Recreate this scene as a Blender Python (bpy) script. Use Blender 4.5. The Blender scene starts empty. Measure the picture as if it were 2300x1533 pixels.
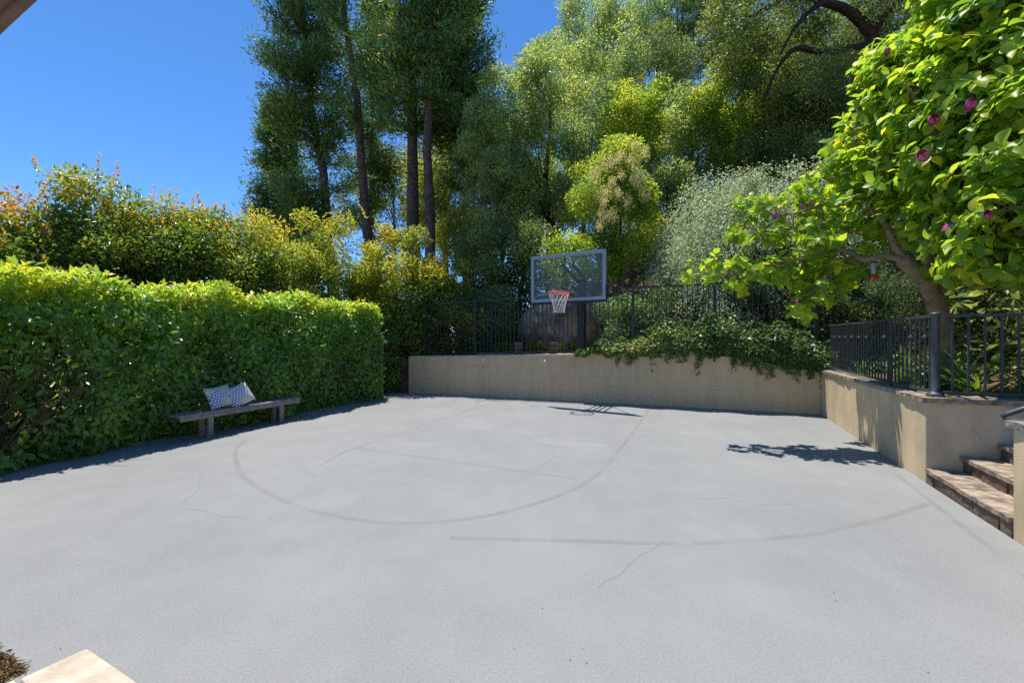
import bpy, math, random
import numpy as np
from mathutils import Vector, Matrix

# ------------------------------------------------------------------ camera, sky, sun, exposure
sc = bpy.context.scene
COL = sc.collection
EYE = 1.5                                   # camera height above the court
FPX = 1000.0                                # focal length in photo pixels (photo 2300 wide)

cam_data = bpy.data.cameras.new('camera')
cam_data.sensor_width = 36.0
cam_data.lens = 36.0 * FPX / 2300.0
cam_data.shift_y = -8.5 / 2300.0
cam_data.clip_start = 0.05
cam_data.clip_end = 2000.0
cam = bpy.data.objects.new('camera', cam_data)
cam.location = (0, 0, EYE)
cam.rotation_euler = (math.radians(90), 0, 0)
COL.objects.link(cam)
sc.camera = cam

SHADOW = Vector((0.155, -0.280, -1.0))      # the way sunlight travels
world = bpy.data.worlds.new('World')
sc.world = world
world.use_nodes = True
wn = world.node_tree.nodes
wl = world.node_tree.links
sky = wn.new('ShaderNodeTexSky')
sky.sky_type = 'NISHITA'
sky.sun_disc = False
sky.sun_elevation = math.radians(72.0)
sky.sun_rotation = math.radians(-29.0)
sky.air_density = 1.0
sky.dust_density = 0.0
sky.ozone_density = 8.0
sky.altitude = 2000.0
bg = wn['Background']
bg.inputs['Strength'].default_value = 0.116
deep = wn.new('ShaderNodeHueSaturation')
deep.inputs['Saturation'].default_value = 1.13
wl.new(sky.outputs['Color'], deep.inputs['Color'])
wl.new(deep.outputs['Color'], bg.inputs['Color'])

sun_data = bpy.data.lights.new('sun', 'SUN')
sun_data.energy = 3.7
sun_data.angle = math.radians(0.53)
sun_data.color = (1.0, 0.955, 0.88)
sun = bpy.data.objects.new('sun', sun_data)
sun.rotation_euler = SHADOW.to_track_quat('-Z', 'Y').to_euler()
sun.location = (-5, 12, 40)
COL.objects.link(sun)

sc.view_settings.view_transform = 'Standard'
sc.view_settings.look = 'None'
sc.view_settings.gamma = 1.0
sc.view_settings.use_curve_mapping = False
sc.view_settings.exposure = 0.82

sc.render.engine = 'CYCLES'
cy = sc.cycles
cy.max_bounces = 10
cy.diffuse_bounces = 6
cy.glossy_bounces = 3
cy.transmission_bounces = 8
cy.transparent_max_bounces = 8
cy.caustics_reflective = False
cy.caustics_refractive = False
cy.use_denoising = False

# ------------------------------------------------------------------ helpers
RNG = np.random.default_rng(7)
random.seed(7)


def V(*a):
    return np.array(a, dtype=float)


def at(px, py, dist):
    """Point of the place seen at photo pixel (px, py), dist metres ahead."""
    return V((px - 1150) * dist / FPX, dist, EYE - (py - 758) * dist / FPX)


def on_court(px, py):
    d = EYE * FPX / (py - 758)
    return V((px - 1150) * d / FPX, d)


def unit(a):
    a = np.asarray(a, float)
    return a / np.maximum(np.linalg.norm(a, axis=-1, keepdims=True), 1e-9)


# wall frame: t runs along the back wall (0 = far end by the hedge), s runs away from the camera
VB = V(0.9342, -0.3568)
UR = V(0.3925, 0.9198)
CORNER = V(6.04, 8.72)
WALL_LEN = 9.473


def wp(t, s, z):
    p = CORNER + VB * (t - WALL_LEN) + UR * s
    return V(p[0], p[1], z)


class MB:
    """collects shapes, then links them as ONE mesh object"""

    def __init__(self):
        self.v, self.f = [], []

    def add(self, verts, faces):
        o = len(self.v)
        self.v.extend([tuple(map(float, p)) for p in verts])
        self.f.extend([tuple(i + o for i in f) for f in faces])
        return self

    def hexa(self, c):
        """c: 8 corners, 4 bottom then 4 top, counter-clockwise from above"""
        return self.add(c, [(3, 2, 1, 0), (4, 5, 6, 7), (0, 1, 5, 4), (1, 2, 6, 5), (2, 3, 7, 6), (3, 0, 4, 7)])

    def box(self, c, ax, ay, az, hx, hy, hz):
        c, ax, ay, az = (np.asarray(q, float) for q in (c, ax, ay, az))
        pts = []
        for k in (-1, 1):
            for i, j in ((-1, -1), (1, -1), (1, 1), (-1, 1)):
                pts.append(c + ax * hx * i + ay * hy * j + az * hz * k)
        return self.hexa(pts)

    def prism(self, poly, z0, z1):
        n = len(poly)
        vs = [(p[0], p[1], z0) for p in poly] + [(p[0], p[1], z1) for p in poly]
        fs = [tuple(range(n - 1, -1, -1)), tuple(range(n, 2 * n))]
        fs += [(i, (i + 1) % n, n + (i + 1) % n, n + i) for i in range(n)]
        return self.add(vs, fs)

    def tube(self, pts, radii, sides=8, cap=True):
        pts = [np.asarray(p, float) for p in pts]
        if np.isscalar(radii):
            radii = [radii] * len(pts)
        n = len(pts)
        tang = []
        for i in range(n):
            a = pts[max(i - 1, 0)]
            b = pts[min(i + 1, n - 1)]
            tang.append(unit(b - a))
        ref = V(0, 0, 1) if abs(tang[0][2]) < 0.9 else V(1, 0, 0)
        x = unit(np.cross(tang[0], ref))
        vs = []
        for i in range(n):
            x = unit(x - tang[i] * np.dot(x, tang[i]))
            y = np.cross(tang[i], x)
            for k in range(sides):
                a = 2 * math.pi * k / sides
                vs.append(pts[i] + radii[i] * (math.cos(a) * x + math.sin(a) * y))
        fs = []
        for i in range(n - 1):
            for k in range(sides):
                k2 = (k + 1) % sides
                fs.append((i * sides + k, i * sides + k2, (i + 1) * sides + k2, (i + 1) * sides + k))
        if cap:
            fs.append(tuple(range(sides - 1, -1, -1)))
            fs.append(tuple((n - 1) * sides + k for k in range(sides)))
        return self.add(vs, fs)

    def lathe(self, c, prof, sides=16):
        """prof: (radius, z) pairs bottom to top about a vertical axis"""
        c = np.asarray(c, float)
        vs, fs = [], []
        for r, z in prof:
            for k in range(sides):
                a = 2 * math.pi * k / sides
                vs.append((c[0] + r * math.cos(a), c[1] + r * math.sin(a), c[2] + z))
        for i in range(len(prof) - 1):
            for k in range(sides):
                k2 = (k + 1) % sides
                fs.append((i * sides + k, i * sides + k2, (i + 1) * sides + k2, (i + 1) * sides + k))
        fs.append(tuple(range(sides - 1, -1, -1)))
        fs.append(tuple((len(prof) - 1) * sides + k for k in range(sides)))
        return self.add(vs, fs)

    def mesh(self, name, mat, smooth=False):
        me = bpy.data.meshes.new(name)
        me.from_pydata(self.v, [], self.f)
        me.materials.append(mat)
        if smooth:
            me.polygons.foreach_set('use_smooth', [True] * len(me.polygons))
        me.update()
        return me

    def build(self, name, mat, parent=None, smooth=False, bevel=0.0, origin=None):
        if origin is not None:
            o = np.asarray(origin, float)
            self.v = [tuple(np.asarray(p) - o) for p in self.v]
        ob = bpy.data.objects.new(name, self.mesh(name, mat, smooth))
        COL.objects.link(ob)
        if origin is not None:
            ob.location = tuple(origin)
        if parent is not None:
            ob.parent = parent
            ob.matrix_parent_inverse = Matrix.Translation(-Vector(parent.location))
        if bevel:
            m = ob.modifiers.new('edge', 'BEVEL')
            m.width = bevel
            m.segments = 2
            m.limit_method = 'ANGLE'
        return ob


def link_part(name, me, parent, mw):
    """another object on shared mesh data, world matrix mw, under parent"""
    ob = bpy.data.objects.new(name, me)
    COL.objects.link(ob)
    if parent is not None:
        ob.parent = parent
        ob.matrix_parent_inverse = Matrix.Translation(-Vector(parent.location))
    ob.matrix_basis = mw
    return ob


def thing(name, label, cat, loc, group=None):
    o = bpy.data.objects.new(name, None)
    o.empty_display_size = 0.2
    o.location = tuple(map(float, loc))
    COL.objects.link(o)
    o['label'] = label
    o['category'] = cat
    if group:
        o['group'] = group
    return o


def tag(o, label, cat, group=None):
    o['label'] = label
    o['category'] = cat
    if group:
        o['group'] = group
    return o


# ------------------------------------------------------------------ materials
def new_mat(name):
    m = bpy.data.materials.new(name)
    m.use_nodes = True
    nt = m.node_tree
    return m, nt, nt.nodes['Principled BSDF'], nt.nodes['Material Output']


def plain(name, col, rough=0.6, spec=0.4, metal=0.0, var=0.0, vscale=6.0, bump=0.0, bscale=60.0, col2=None, detail=6.0, coat=0.0):
    m, nt, p, out = new_mat(name)
    p.inputs['Roughness'].default_value = rough
    p.inputs['Specular IOR Level'].default_value = spec
    p.inputs['Metallic'].default_value = metal
    p.inputs['Base Color'].default_value = (*col, 1)
    if coat:
        p.inputs['Coat Weight'].default_value = coat
    tc = nt.nodes.new('ShaderNodeTexCoord')
    if var or col2:
        n = nt.nodes.new('ShaderNodeTexNoise')
        n.inputs['Scale'].default_value = vscale
        n.inputs['Detail'].default_value = detail
        nt.links.new(tc.outputs['Object'], n.inputs['Vector'])
        r = nt.nodes.new('ShaderNodeValToRGB')
        c2 = col2 if col2 else tuple(min(1, c * (1 + var)) for c in col)
        c1 = col if col2 else tuple(c * (1 - var) for c in col)
        r.color_ramp.elements[0].position = 0.35
        r.color_ramp.elements[1].position = 0.65
        r.color_ramp.elements[0].color = (*c1, 1)
        r.color_ramp.elements[1].color = (*c2, 1)
        nt.links.new(n.outputs['Fac'], r.inputs['Fac'])
        nt.links.new(r.outputs['Color'], p.inputs['Base Color'])
    if bump:
        n2 = nt.nodes.new('ShaderNodeTexNoise')
        n2.inputs['Scale'].default_value = bscale
        n2.inputs['Detail'].default_value = 5
        nt.links.new(tc.outputs['Object'], n2.inputs['Vector'])
        b = nt.nodes.new('ShaderNodeBump')
        b.inputs['Strength'].default_value = bump
        b.inputs['Distance'].default_value = 0.02
        nt.links.new(n2.outputs['Fac'], b.inputs['Height'])
        nt.links.new(b.outputs['Normal'], p.inputs['Normal'])
    return m


def leaf_mat(name, stops, trans=0.42, rough=0.42, spec=0.45, glow=1.5, warm=(1.15, 1.1, 0.6)):
    """stops: (position, rgb) ramp over the per-leaf 'tint'"""
    m, nt, p, out = new_mat(name)
    a = nt.nodes.new('ShaderNodeAttribute')
    a.attribute_name = 'tint'
    r = nt.nodes.new('ShaderNodeValToRGB')
    el = r.color_ramp.elements
    el[0].position, el[0].color = stops[0][0], (*stops[0][1], 1)
    el[1].position, el[1].color = stops[-1][0], (*stops[-1][1], 1)
    for pos, c in stops[1:-1]:
        e = el.new(pos)
        e.color = (*c, 1)
    nt.links.new(a.outputs['Fac'], r.inputs['Fac'])
    nt.links.new(r.outputs['Color'], p.inputs['Base Color'])
    p.inputs['Roughness'].default_value = rough
    p.inputs['Specular IOR Level'].default_value = spec
    mul = nt.nodes.new('ShaderNodeMix')
    mul.data_type = 'RGBA'
    mul.blend_type = 'MULTIPLY'
    mul.inputs['Factor'].default_value = 1.0
    nt.links.new(r.outputs['Color'], mul.inputs['A'])
    mul.inputs['B'].default_value = (glow * warm[0], glow * warm[1], glow * warm[2], 1)
    tr = nt.nodes.new('ShaderNodeBsdfTranslucent')
    nt.links.new(mul.outputs['Result'], tr.inputs['Color'])
    mx = nt.nodes.new('ShaderNodeMixShader')
    mx.inputs['Fac'].default_value = min(0.55, trans + 0.08)
    nt.links.new(p.outputs['BSDF'], mx.inputs[1])
    nt.links.new(tr.outputs['BSDF'], mx.inputs[2])
    nt.links.new(mx.outputs['Shader'], out.inputs['Surface'])
    return m


def court_mat(name, base, dark, patch=0.45, p0=0.32, p1=0.66):
    m, nt, p, out = new_mat(name)
    tc = nt.nodes.new('ShaderNodeTexCoord')

    def noise(scale, detail, rough=0.55, vec=None):
        n = nt.nodes.new('ShaderNodeTexNoise')
        n.inputs['Scale'].default_value = scale
        n.inputs['Detail'].default_value = detail
        n.inputs['Roughness'].default_value = rough
        nt.links.new(vec if vec else tc.outputs['Object'], n.inputs['Vector'])
        return n

    def mix(fac, a, b, mode='MIX'):
        x = nt.nodes.new('ShaderNodeMix')
        x.data_type = 'RGBA'
        x.blend_type = mode
        for sock, val in (('Factor', fac), ('A', a), ('B', b)):
            if hasattr(val, 'is_output'):
                nt.links.new(val, x.inputs[sock])
            elif sock == 'Factor':
                x.inputs[sock].default_value = val
            else:
                x.inputs[sock].default_value = (*val, 1)
        return x.outputs['Result']

    def ramp(src, p0, p1):
        r = nt.nodes.new('ShaderNodeValToRGB')
        r.color_ramp.elements[0].position = p0
        r.color_ramp.elements[1].position = p1
        nt.links.new(src, r.inputs['Fac'])
        return r.outputs['Color']

    big = ramp(noise(patch, 5, 0.6).outputs['Fac'], p0, p1)
    c = mix(big, dark, base)
    pale = ramp(noise(0.9, 3, 0.5).outputs['Fac'], 0.56, 0.68)
    c = mix(mix(0.5, (0, 0, 0), pale), c, tuple(x * 1.10 for x in base))
    # worn roller streaks, stretched along the court
    mp = nt.nodes.new('ShaderNodeMapping')
    mp.inputs['Rotation'].default_value = (0, 0, math.radians(-23))
    mp.inputs['Scale'].default_value = (2.4, 0.5, 1)
    nt.links.new(tc.outputs['Object'], mp.inputs['Vector'])
    st = ramp(noise(1.3, 5, 0.6, mp.outputs['Vector']).outputs['Fac'], 0.38, 0.72)
    c = mix(mix(0.34, (0, 0, 0), st), c, tuple(x * 0.88 for x in dark))
    mid = ramp(noise(2.4, 8, 0.65).outputs['Fac'], 0.4, 0.75)
    c = mix(mix(0.42, (0, 0, 0), mid), c, tuple(min(1, x * 1.12) for x in base))
    grain = ramp(noise(75, 5, 0.75).outputs['Fac'], 0.3, 0.72)
    c = mix(0.30, c, mix(grain, (0.1, 0.1, 0.105), (0.42, 0.43, 0.45)))
    # pale specks of grit
    vo = nt.nodes.new('ShaderNodeTexVoronoi')
    vo.inputs['Scale'].default_value = 26
    nt.links.new(tc.outputs['Object'], vo.inputs['Vector'])
    sp = nt.nodes.new('ShaderNodeMath')
    sp.operation = 'LESS_THAN'
    sp.inputs[1].default_value = 0.045
    nt.links.new(vo.outputs['Distance'], sp.inputs[0])
    c = mix(mix(0.35, (0, 0, 0), sp.outputs['Value']), c, (0.55, 0.52, 0.46))
    nt.links.new(c, p.inputs['Base Color'])
    p.inputs['Roughness'].default_value = 0.72
    p.inputs['Specular IOR Level'].default_value = 0.25
    b = nt.nodes.new('ShaderNodeBump')
    b.inputs['Strength'].default_value = 0.25
    b.inputs['Distance'].default_value = 0.004
    nt.links.new(noise(110, 4, 0.7).outputs['Fac'], b.inputs['Height'])
    nt.links.new(b.outputs['Normal'], p.inputs['Normal'])
    return m


M = {}
M['court'] = court_mat('court_paint', (0.258, 0.262, 0.250), (0.196, 0.201, 0.197))
M['line'] = court_mat('faded_line', (0.246, 0.246, 0.230), (0.176, 0.173, 0.160), 2.2, 0.46, 0.74)
M['crack'] = plain('crack', (0.17, 0.17, 0.164), 0.9, 0.1, var=0.15)
M['soil'] = plain('leaf_litter', (0.085, 0.055, 0.032), 0.95, 0.1, vscale=3.0, col2=(0.21, 0.14, 0.085), bump=0.6, bscale=18, detail=10)
M['stucco'] = plain('tan_stucco', (0.64, 0.50, 0.315), 0.9, 0.15, var=0.10, vscale=2.2, bump=0.22, bscale=90)
M['block'] = plain('painted_block', (0.63, 0.475, 0.295), 0.9, 0.15, var=0.06, vscale=1.1, bump=0.10, bscale=110)
M['wall_top'] = plain('pale_wall_top', (0.55, 0.47, 0.36), 0.9, 0.15, var=0.1, bump=0.2)
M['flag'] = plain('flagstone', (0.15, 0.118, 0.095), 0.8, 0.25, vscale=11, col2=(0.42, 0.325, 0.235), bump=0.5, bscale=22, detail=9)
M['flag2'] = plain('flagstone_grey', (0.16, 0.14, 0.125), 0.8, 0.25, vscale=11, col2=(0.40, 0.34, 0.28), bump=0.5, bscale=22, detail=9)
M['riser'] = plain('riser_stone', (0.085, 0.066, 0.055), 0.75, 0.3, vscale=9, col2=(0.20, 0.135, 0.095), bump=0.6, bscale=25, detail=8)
M['mortar'] = plain('mortar', (0.36, 0.32, 0.27), 0.95, 0.1, var=0.1)
M['lime'] = plain('limestone', (0.46, 0.38, 0.28), 0.85, 0.2, vscale=14, col2=(0.62, 0.54, 0.43), bump=0.5, bscale=60, detail=8)
M['iron'] = plain('black_iron', (0.022, 0.027, 0.028), 0.42, 0.5, var=0.2, vscale=12)
M['iron_grey'] = plain('dusty_iron', (0.05, 0.062, 0.068), 0.5, 0.5, var=0.25, vscale=14)
M['pole'] = plain('black_powder_coat', (0.012, 0.014, 0.018), 0.5, 0.5)
M['alu'] = plain('grey_frame', (0.30, 0.34, 0.40), 0.45, 0.5, var=0.05)
M['pad'] = plain('navy_pad', (0.018, 0.024, 0.036), 0.6, 0.4)
M['rim'] = plain('orange_rim', (0.75, 0.11, 0.03), 0.4, 0.5)
M['net'] = plain('white_net', (0.78, 0.77, 0.74), 0.8, 0.2)
M['bench'] = plain('grey_timber', (0.23, 0.222, 0.215), 0.8, 0.2, var=0.22, vscale=9, bump=0.3, bscale=45)
M['light'] = plain('white_fixture', (0.75, 0.72, 0.66), 0.35, 0.5)
M['bark_dark'] = plain('dark_bark', (0.035, 0.026, 0.020), 0.95, 0.1, vscale=9, col2=(0.085, 0.064, 0.05), bump=1.0, bscale=14)
M['bark_cedar'] = plain('cedar_bark', (0.075, 0.055, 0.050), 0.95, 0.1, vscale=6, col2=(0.17, 0.125, 0.11), bump=1.0, bscale=12)
M['bark_pale'] = plain('pale_bark', (0.16, 0.13, 0.095), 0.9, 0.1, vscale=8, col2=(0.27, 0.23, 0.17), bump=0.6, bscale=20)
M['bark_mag'] = plain('magnolia_bark', (0.21, 0.145, 0.085), 0.9, 0.15, vscale=10, col2=(0.37, 0.27, 0.17), bump=0.5, bscale=40)
M['twig'] = plain('twig', (0.10, 0.07, 0.05), 0.9, 0.1, var=0.3, vscale=8)
M['rock'] = plain('rock', (0.12, 0.083, 0.055), 0.9, 0.15, vscale=3.5, col2=(0.33, 0.25, 0.175), bump=1.0, bscale=7, detail=10)
M['gravel'] = plain('tan_path', (0.36, 0.27, 0.18), 0.95, 0.1, vscale=20, col2=(0.48, 0.38, 0.27), bump=0.5, bscale=60)
M['mulch'] = plain('bark_mulch', (0.055, 0.035, 0.018), 0.95, 0.1, vscale=40, col2=(0.20, 0.13, 0.065), bump=1.0, bscale=90)
M['eave'] = plain('eave_paint', (0.20, 0.125, 0.085), 0.7, 0.3, var=0.15)
M['shingle'] = plain('shingle', (0.12, 0.10, 0.09), 0.9, 0.2, var=0.3, vscale=20)
M['feeder_glass'] = plain('feeder_tube', (0.35, 0.36, 0.34), 0.15, 0.6)
M['feeder_red'] = plain('feeder_red', (0.45, 0.05, 0.02), 0.4, 0.5)
M['petal'] = plain('petal', (0.34, 0.05, 0.17), 0.55, 0.3, vscale=18, col2=(0.58, 0.13, 0.33))
M['petal_pink'] = plain('petal_pink', (0.50, 0.11, 0.19), 0.55, 0.3, vscale=18, col2=(0.52, 0.18, 0.25))


def glass_mat():
    m, nt, p, out = new_mat('board_glass')
    tr = nt.nodes.new('ShaderNodeBsdfTransparent')
    tr.inputs['Color'].default_value = (0.96, 0.98, 0.98, 1)
    gl = nt.nodes.new('ShaderNodeBsdfGlossy')
    gl.inputs['Roughness'].default_value = 0.04
    df = nt.nodes.new('ShaderNodeBsdfDiffuse')
    df.inputs['Color'].default_value = (0.62, 0.70, 0.78, 1)
    fr = nt.nodes.new('ShaderNodeFresnel')
    fr.inputs['IOR'].default_value = 1.1
    m1 = nt.nodes.new('ShaderNodeMixShader')
    nt.links.new(fr.outputs['Fac'], m1.inputs['Fac'])
    nt.links.new(tr.outputs['BSDF'], m1.inputs[1])
    nt.links.new(gl.outputs['BSDF'], m1.inputs[2])
    m2 = nt.nodes.new('ShaderNodeMixShader')
    m2.inputs['Fac'].default_value = 0.06          # pale bluish haze mixed in, imitating sky reflected by the pane
    nt.links.new(m1.outputs['Shader'], m2.inputs[1])
    nt.links.new(df.outputs['BSDF'], m2.inputs[2])
    nt.links.new(m2.outputs['Shader'], out.inputs['Surface'])
    return m


M['glass'] = glass_mat()


def cushion_mat():
    """woven plaid: white dashes on blue, patches of yellow-green"""
    m, nt, p, out = new_mat('plaid_cloth')
    tc = nt.nodes.new('ShaderNodeTexCoord')
    br = nt.nodes.new('ShaderNodeTexBrick')
    br.inputs['Scale'].default_value = 16
    br.offset = 0.5
    br.inputs['Mortar Size'].default_value = 0.10
    br.inputs['Brick Width'].default_value = 0.75
    br.inputs['Row Height'].default_value = 0.65
    br.inputs['Color1'].default_value = (0.80, 0.80, 0.76, 1)
    br.inputs['Color2'].default_value = (0.66, 0.71, 0.76, 1)
    nt.links.new(tc.outputs['Object'], br.inputs['Vector'])
    n = nt.nodes.new('ShaderNodeTexNoise')
    n.inputs['Scale'].default_value = 5.5
    n.inputs['Detail'].default_value = 0
    nt.links.new(tc.outputs['Object'], n.inputs['Vector'])
    r = nt.nodes.new('ShaderNodeValToRGB')
    r.color_ramp.interpolation = 'CONSTANT'
    r.color_ramp.elements[0].color = (0.07, 0.15, 0.42, 1)
    r.color_ramp.elements[1].position = 0.5
    r.color_ramp.elements[1].color = (0.22, 0.30, 0.42, 1)
    e = r.color_ramp.elements.new(0.6)
    e.color = (0.42, 0.44, 0.16, 1)
    nt.links.new(n.outputs['Fac'], r.inputs['Fac'])
    nt.links.new(r.outputs['Color'], br.inputs['Mortar'])
    nt.links.new(br.outputs['Color'], p.inputs['Base Color'])
    p.inputs['Roughness'].default_value = 0.95
    p.inputs['Specular IOR Level'].default_value = 0.1
    return m


M['cushion'] = cushion_mat()

def weather(m, amount):
    # stains that run down the wall and a patchy soil splash low on it
    nt = m.node_tree
    p = nt.nodes['Principled BSDF']
    src = p.inputs['Base Color'].links[0].from_socket
    tc = nt.nodes.new('ShaderNodeTexCoord')
    mp = nt.nodes.new('ShaderNodeMapping')
    mp.inputs['Scale'].default_value = (2.6, 2.6, 0.28)
    geo = nt.nodes.new('ShaderNodeNewGeometry')
    nt.links.new(geo.outputs['Position'], mp.inputs['Vector'])
    n = nt.nodes.new('ShaderNodeTexNoise')
    n.inputs['Scale'].default_value = 2.2
    n.inputs['Detail'].default_value = 7
    n.inputs['Roughness'].default_value = 0.65
    nt.links.new(mp.outputs['Vector'], n.inputs['Vector'])
    r = nt.nodes.new('ShaderNodeValToRGB')
    r.color_ramp.elements[0].position = 0.36
    r.color_ramp.elements[0].color = (1 - amount, 1 - amount, 1 - amount * 1.1, 1)
    r.color_ramp.elements[1].position = 0.58
    r.color_ramp.elements[1].color = (1, 1, 1, 1)
    nt.links.new(n.outputs['Fac'], r.inputs['Fac'])
    x = nt.nodes.new('ShaderNodeMix')
    x.data_type = 'RGBA'
    x.blend_type = 'MULTIPLY'
    x.inputs['Factor'].default_value = 1
    nt.links.new(src, x.inputs['A'])
    nt.links.new(r.outputs['Color'], x.inputs['B'])
    nt.links.new(x.outputs['Result'], p.inputs['Base Color'])


weather(M['block'], 0.13)
weather(M['stucco'], 0.13)

# foliage colours
M['laurel'] = leaf_mat('laurel_leaf', [(0, (0.085, 0.212, 0.075)), (0.45, (0.172, 0.356, 0.080)), (0.8, (0.343, 0.482, 0.064)), (1, (0.632, 0.568, 0.067))], 0.38, 0.30, 0.6, 1.5)
M['photinia'] = leaf_mat('photinia_leaf', [(0, (0.070, 0.126, 0.042)), (0.4, (0.173, 0.271, 0.045)), (0.7, (0.375, 0.405, 0.044)), (0.85, (0.592, 0.273, 0.048)), (1, (0.670, 0.115, 0.050))], 0.38, 0.35, 0.6, 1.5)
M['golden'] = leaf_mat('golden_leaf', [(0, (0.074, 0.149, 0.044)), (0.4, (0.195, 0.293, 0.049)), (0.7, (0.448, 0.458, 0.045)), (1, (0.655, 0.501, 0.081))], 0.4, 0.38, 0.5, 1.4)
M['cedar'] = leaf_mat('cedar_spray', [(0, (0.058, 0.124, 0.051)), (0.5, (0.133, 0.255, 0.072)), (0.85, (0.334, 0.414, 0.079)), (1, (0.727, 0.414, 0.108))], 0.25, 0.55, 0.3, 1.3)
M['bay'] = leaf_mat('bay_leaf', [(0, (0.130, 0.223, 0.127)), (0.5, (0.286, 0.400, 0.139)), (1, (0.630, 0.625, 0.192))], 0.38, 0.36, 0.5, 1.4)
M['olive'] = leaf_mat('grey_leaf', [(0, (0.160, 0.238, 0.144)), (0.5, (0.388, 0.490, 0.287)), (1, (0.750, 0.750, 0.572))], 0.32, 0.45, 0.45, 1.3, (1.1, 1.1, 0.8))
M['lime_leaf'] = leaf_mat('bright_leaf', [(0, (0.094, 0.184, 0.035)), (0.5, (0.263, 0.380, 0.048)), (1, (0.586, 0.589, 0.069))], 0.44, 0.38, 0.45, 1.5)
M['oak'] = leaf_mat('oak_leaf', [(0, (0.075, 0.122, 0.054)), (0.5, (0.186, 0.263, 0.076)), (1, (0.448, 0.481, 0.136))], 0.33, 0.42, 0.45, 1.3)
M['ivy'] = leaf_mat('ivy_leaf', [(0, (0.050, 0.107, 0.044)), (0.5, (0.131, 0.228, 0.068)), (1, (0.504, 0.480, 0.185))], 0.34, 0.36, 0.5, 1.4)
M['magnolia'] = leaf_mat('magnolia_leaf', [(0, (0.102, 0.222, 0.042)), (0.5, (0.251, 0.407, 0.043)), (0.9, (0.537, 0.584, 0.048)), (1, (0.750, 0.632, 0.059))], 0.48, 0.40, 0.45, 1.5)
M['strap'] = leaf_mat('strap_leaf', [(0, (0.035, 0.098, 0.020)), (1, (0.154, 0.266, 0.042))], 0.3, 0.4, 0.5, 1.3)
M['blossom'] = leaf_mat('cream_blossom', [(0, (0.66, 0.55, 0.27)), (1, (0.86, 0.76, 0.46))], 0.4, 0.8, 0.1, 1.1, (1, 1, 0.8))
M['border'] = leaf_mat('border_leaf', [(0, (0.08, 0.15, 0.012)), (1, (0.36, 0.32, 0.02))], 0.4, 0.5, 0.3, 1.3)

# ------------------------------------------------------------------ foliage
SHAPES = {
    # (along, across, lift) corners; triangles
    'rhomb': (V([0, 0, 0], [0.45, 0.5, 0.10], [1, 0, -0.06], [0.45, -0.5, 0.10]) if False else np.array([[0, 0, 0], [0.45, 0.5, 0.10], [1, 0, -0.06], [0.45, -0.5, 0.10]], float),
              np.array([[0, 2, 1], [0, 3, 2]])),
    'leaf': (np.array([[0, 0, 0], [0.28, 0.42, 0.06], [0.66, 0.42, 0.03], [1, 0, -0.16], [0.66, -0.42, 0.03], [0.28, -0.42, 0.06], [0.5, 0, 0.0]], float),
             np.array([[0, 6, 1], [1, 6, 2], [2, 6, 3], [3, 6, 4], [4, 6, 5], [5, 6, 0]])),
    'spray': (np.array([[0, 0, 0], [0.6, 0.5, 0.0], [1, 0, 0.0], [0.6, -0.5, 0.0]], float),
              np.array([[0, 2, 1], [0, 3, 2]])),
    'ivy': (np.array([[0, 0, 0], [0.2, 0.5, 0.05], [0.55, 0.3, 0.02], [1, 0, -0.1], [0.55, -0.3, 0.02], [0.2, -0.5, 0.05]], float),
            np.array([[0, 3, 2], [0, 2, 1], [0, 4, 3], [0, 5, 4]])),
}


def frames(D, N):
    D = unit(D)
    N = N - D * np.sum(D * N, axis=1, keepdims=True)
    bad = np.linalg.norm(N, axis=1) < 1e-4
    N[bad] = np.cross(D[bad], V(0.3, 0.5, 0.8))
    N = unit(N)
    return D, np.cross(N, D), N


def leaf_object(name, P, D, N, L, Wd, tint, mat, parent, shape='rhomb', stuff=True):
    P = np.asarray(P, float)
    n = len(P)
    tv, tf = SHAPES[shape]
    D, B, N = frames(np.asarray(D, float).copy(), np.asarray(N, float).copy())
    L = np.broadcast_to(L, (n,)).reshape(n, 1, 1)
    Wd = np.broadcast_to(Wd, (n,)).reshape(n, 1, 1)
    vs = (P[:, None, :] + tv[None, :, 0:1] * L * D[:, None, :] + tv[None, :, 1:2] * Wd * B[:, None, :]
          + tv[None, :, 2:3] * L * N[:, None, :])
    nv, nf = len(tv), len(tf)
    fs = (tf[None, :, :] + (np.arange(n) * nv)[:, None, None]).reshape(-1)
    me = bpy.data.meshes.new(name)
    me.vertices.add(n * nv)
    me.vertices.foreach_set('co', vs.reshape(-1).astype(np.float32))
    me.loops.add(n * nf * 3)
    me.loops.foreach_set('vertex_index', fs.astype(np.int32))
    me.polygons.add(n * nf)
    me.polygons.foreach_set('loop_start', (np.arange(n * nf) * 3).astype(np.int32))
    me.polygons.foreach_set('loop_total', np.full(n * nf, 3, np.int32))
    at_ = me.attributes.new('tint', 'FLOAT', 'FACE')
    at_.data.foreach_set('value', np.repeat(np.clip(tint, 0, 1), nf).astype(np.float32))
    me.materials.append(mat)
    me.update(calc_edges=True)
    ob = bpy.data.objects.new(name, me)
    COL.objects.link(ob)
    if parent is not None:
        ob.parent = parent
        ob.matrix_parent_inverse = Matrix.Translation(-Vector(parent.location))
    if stuff:
        ob['kind'] = 'stuff'
    return ob


def rand_dirs(rng, n):
    return unit(rng.normal(size=(n, 3)))


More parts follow.
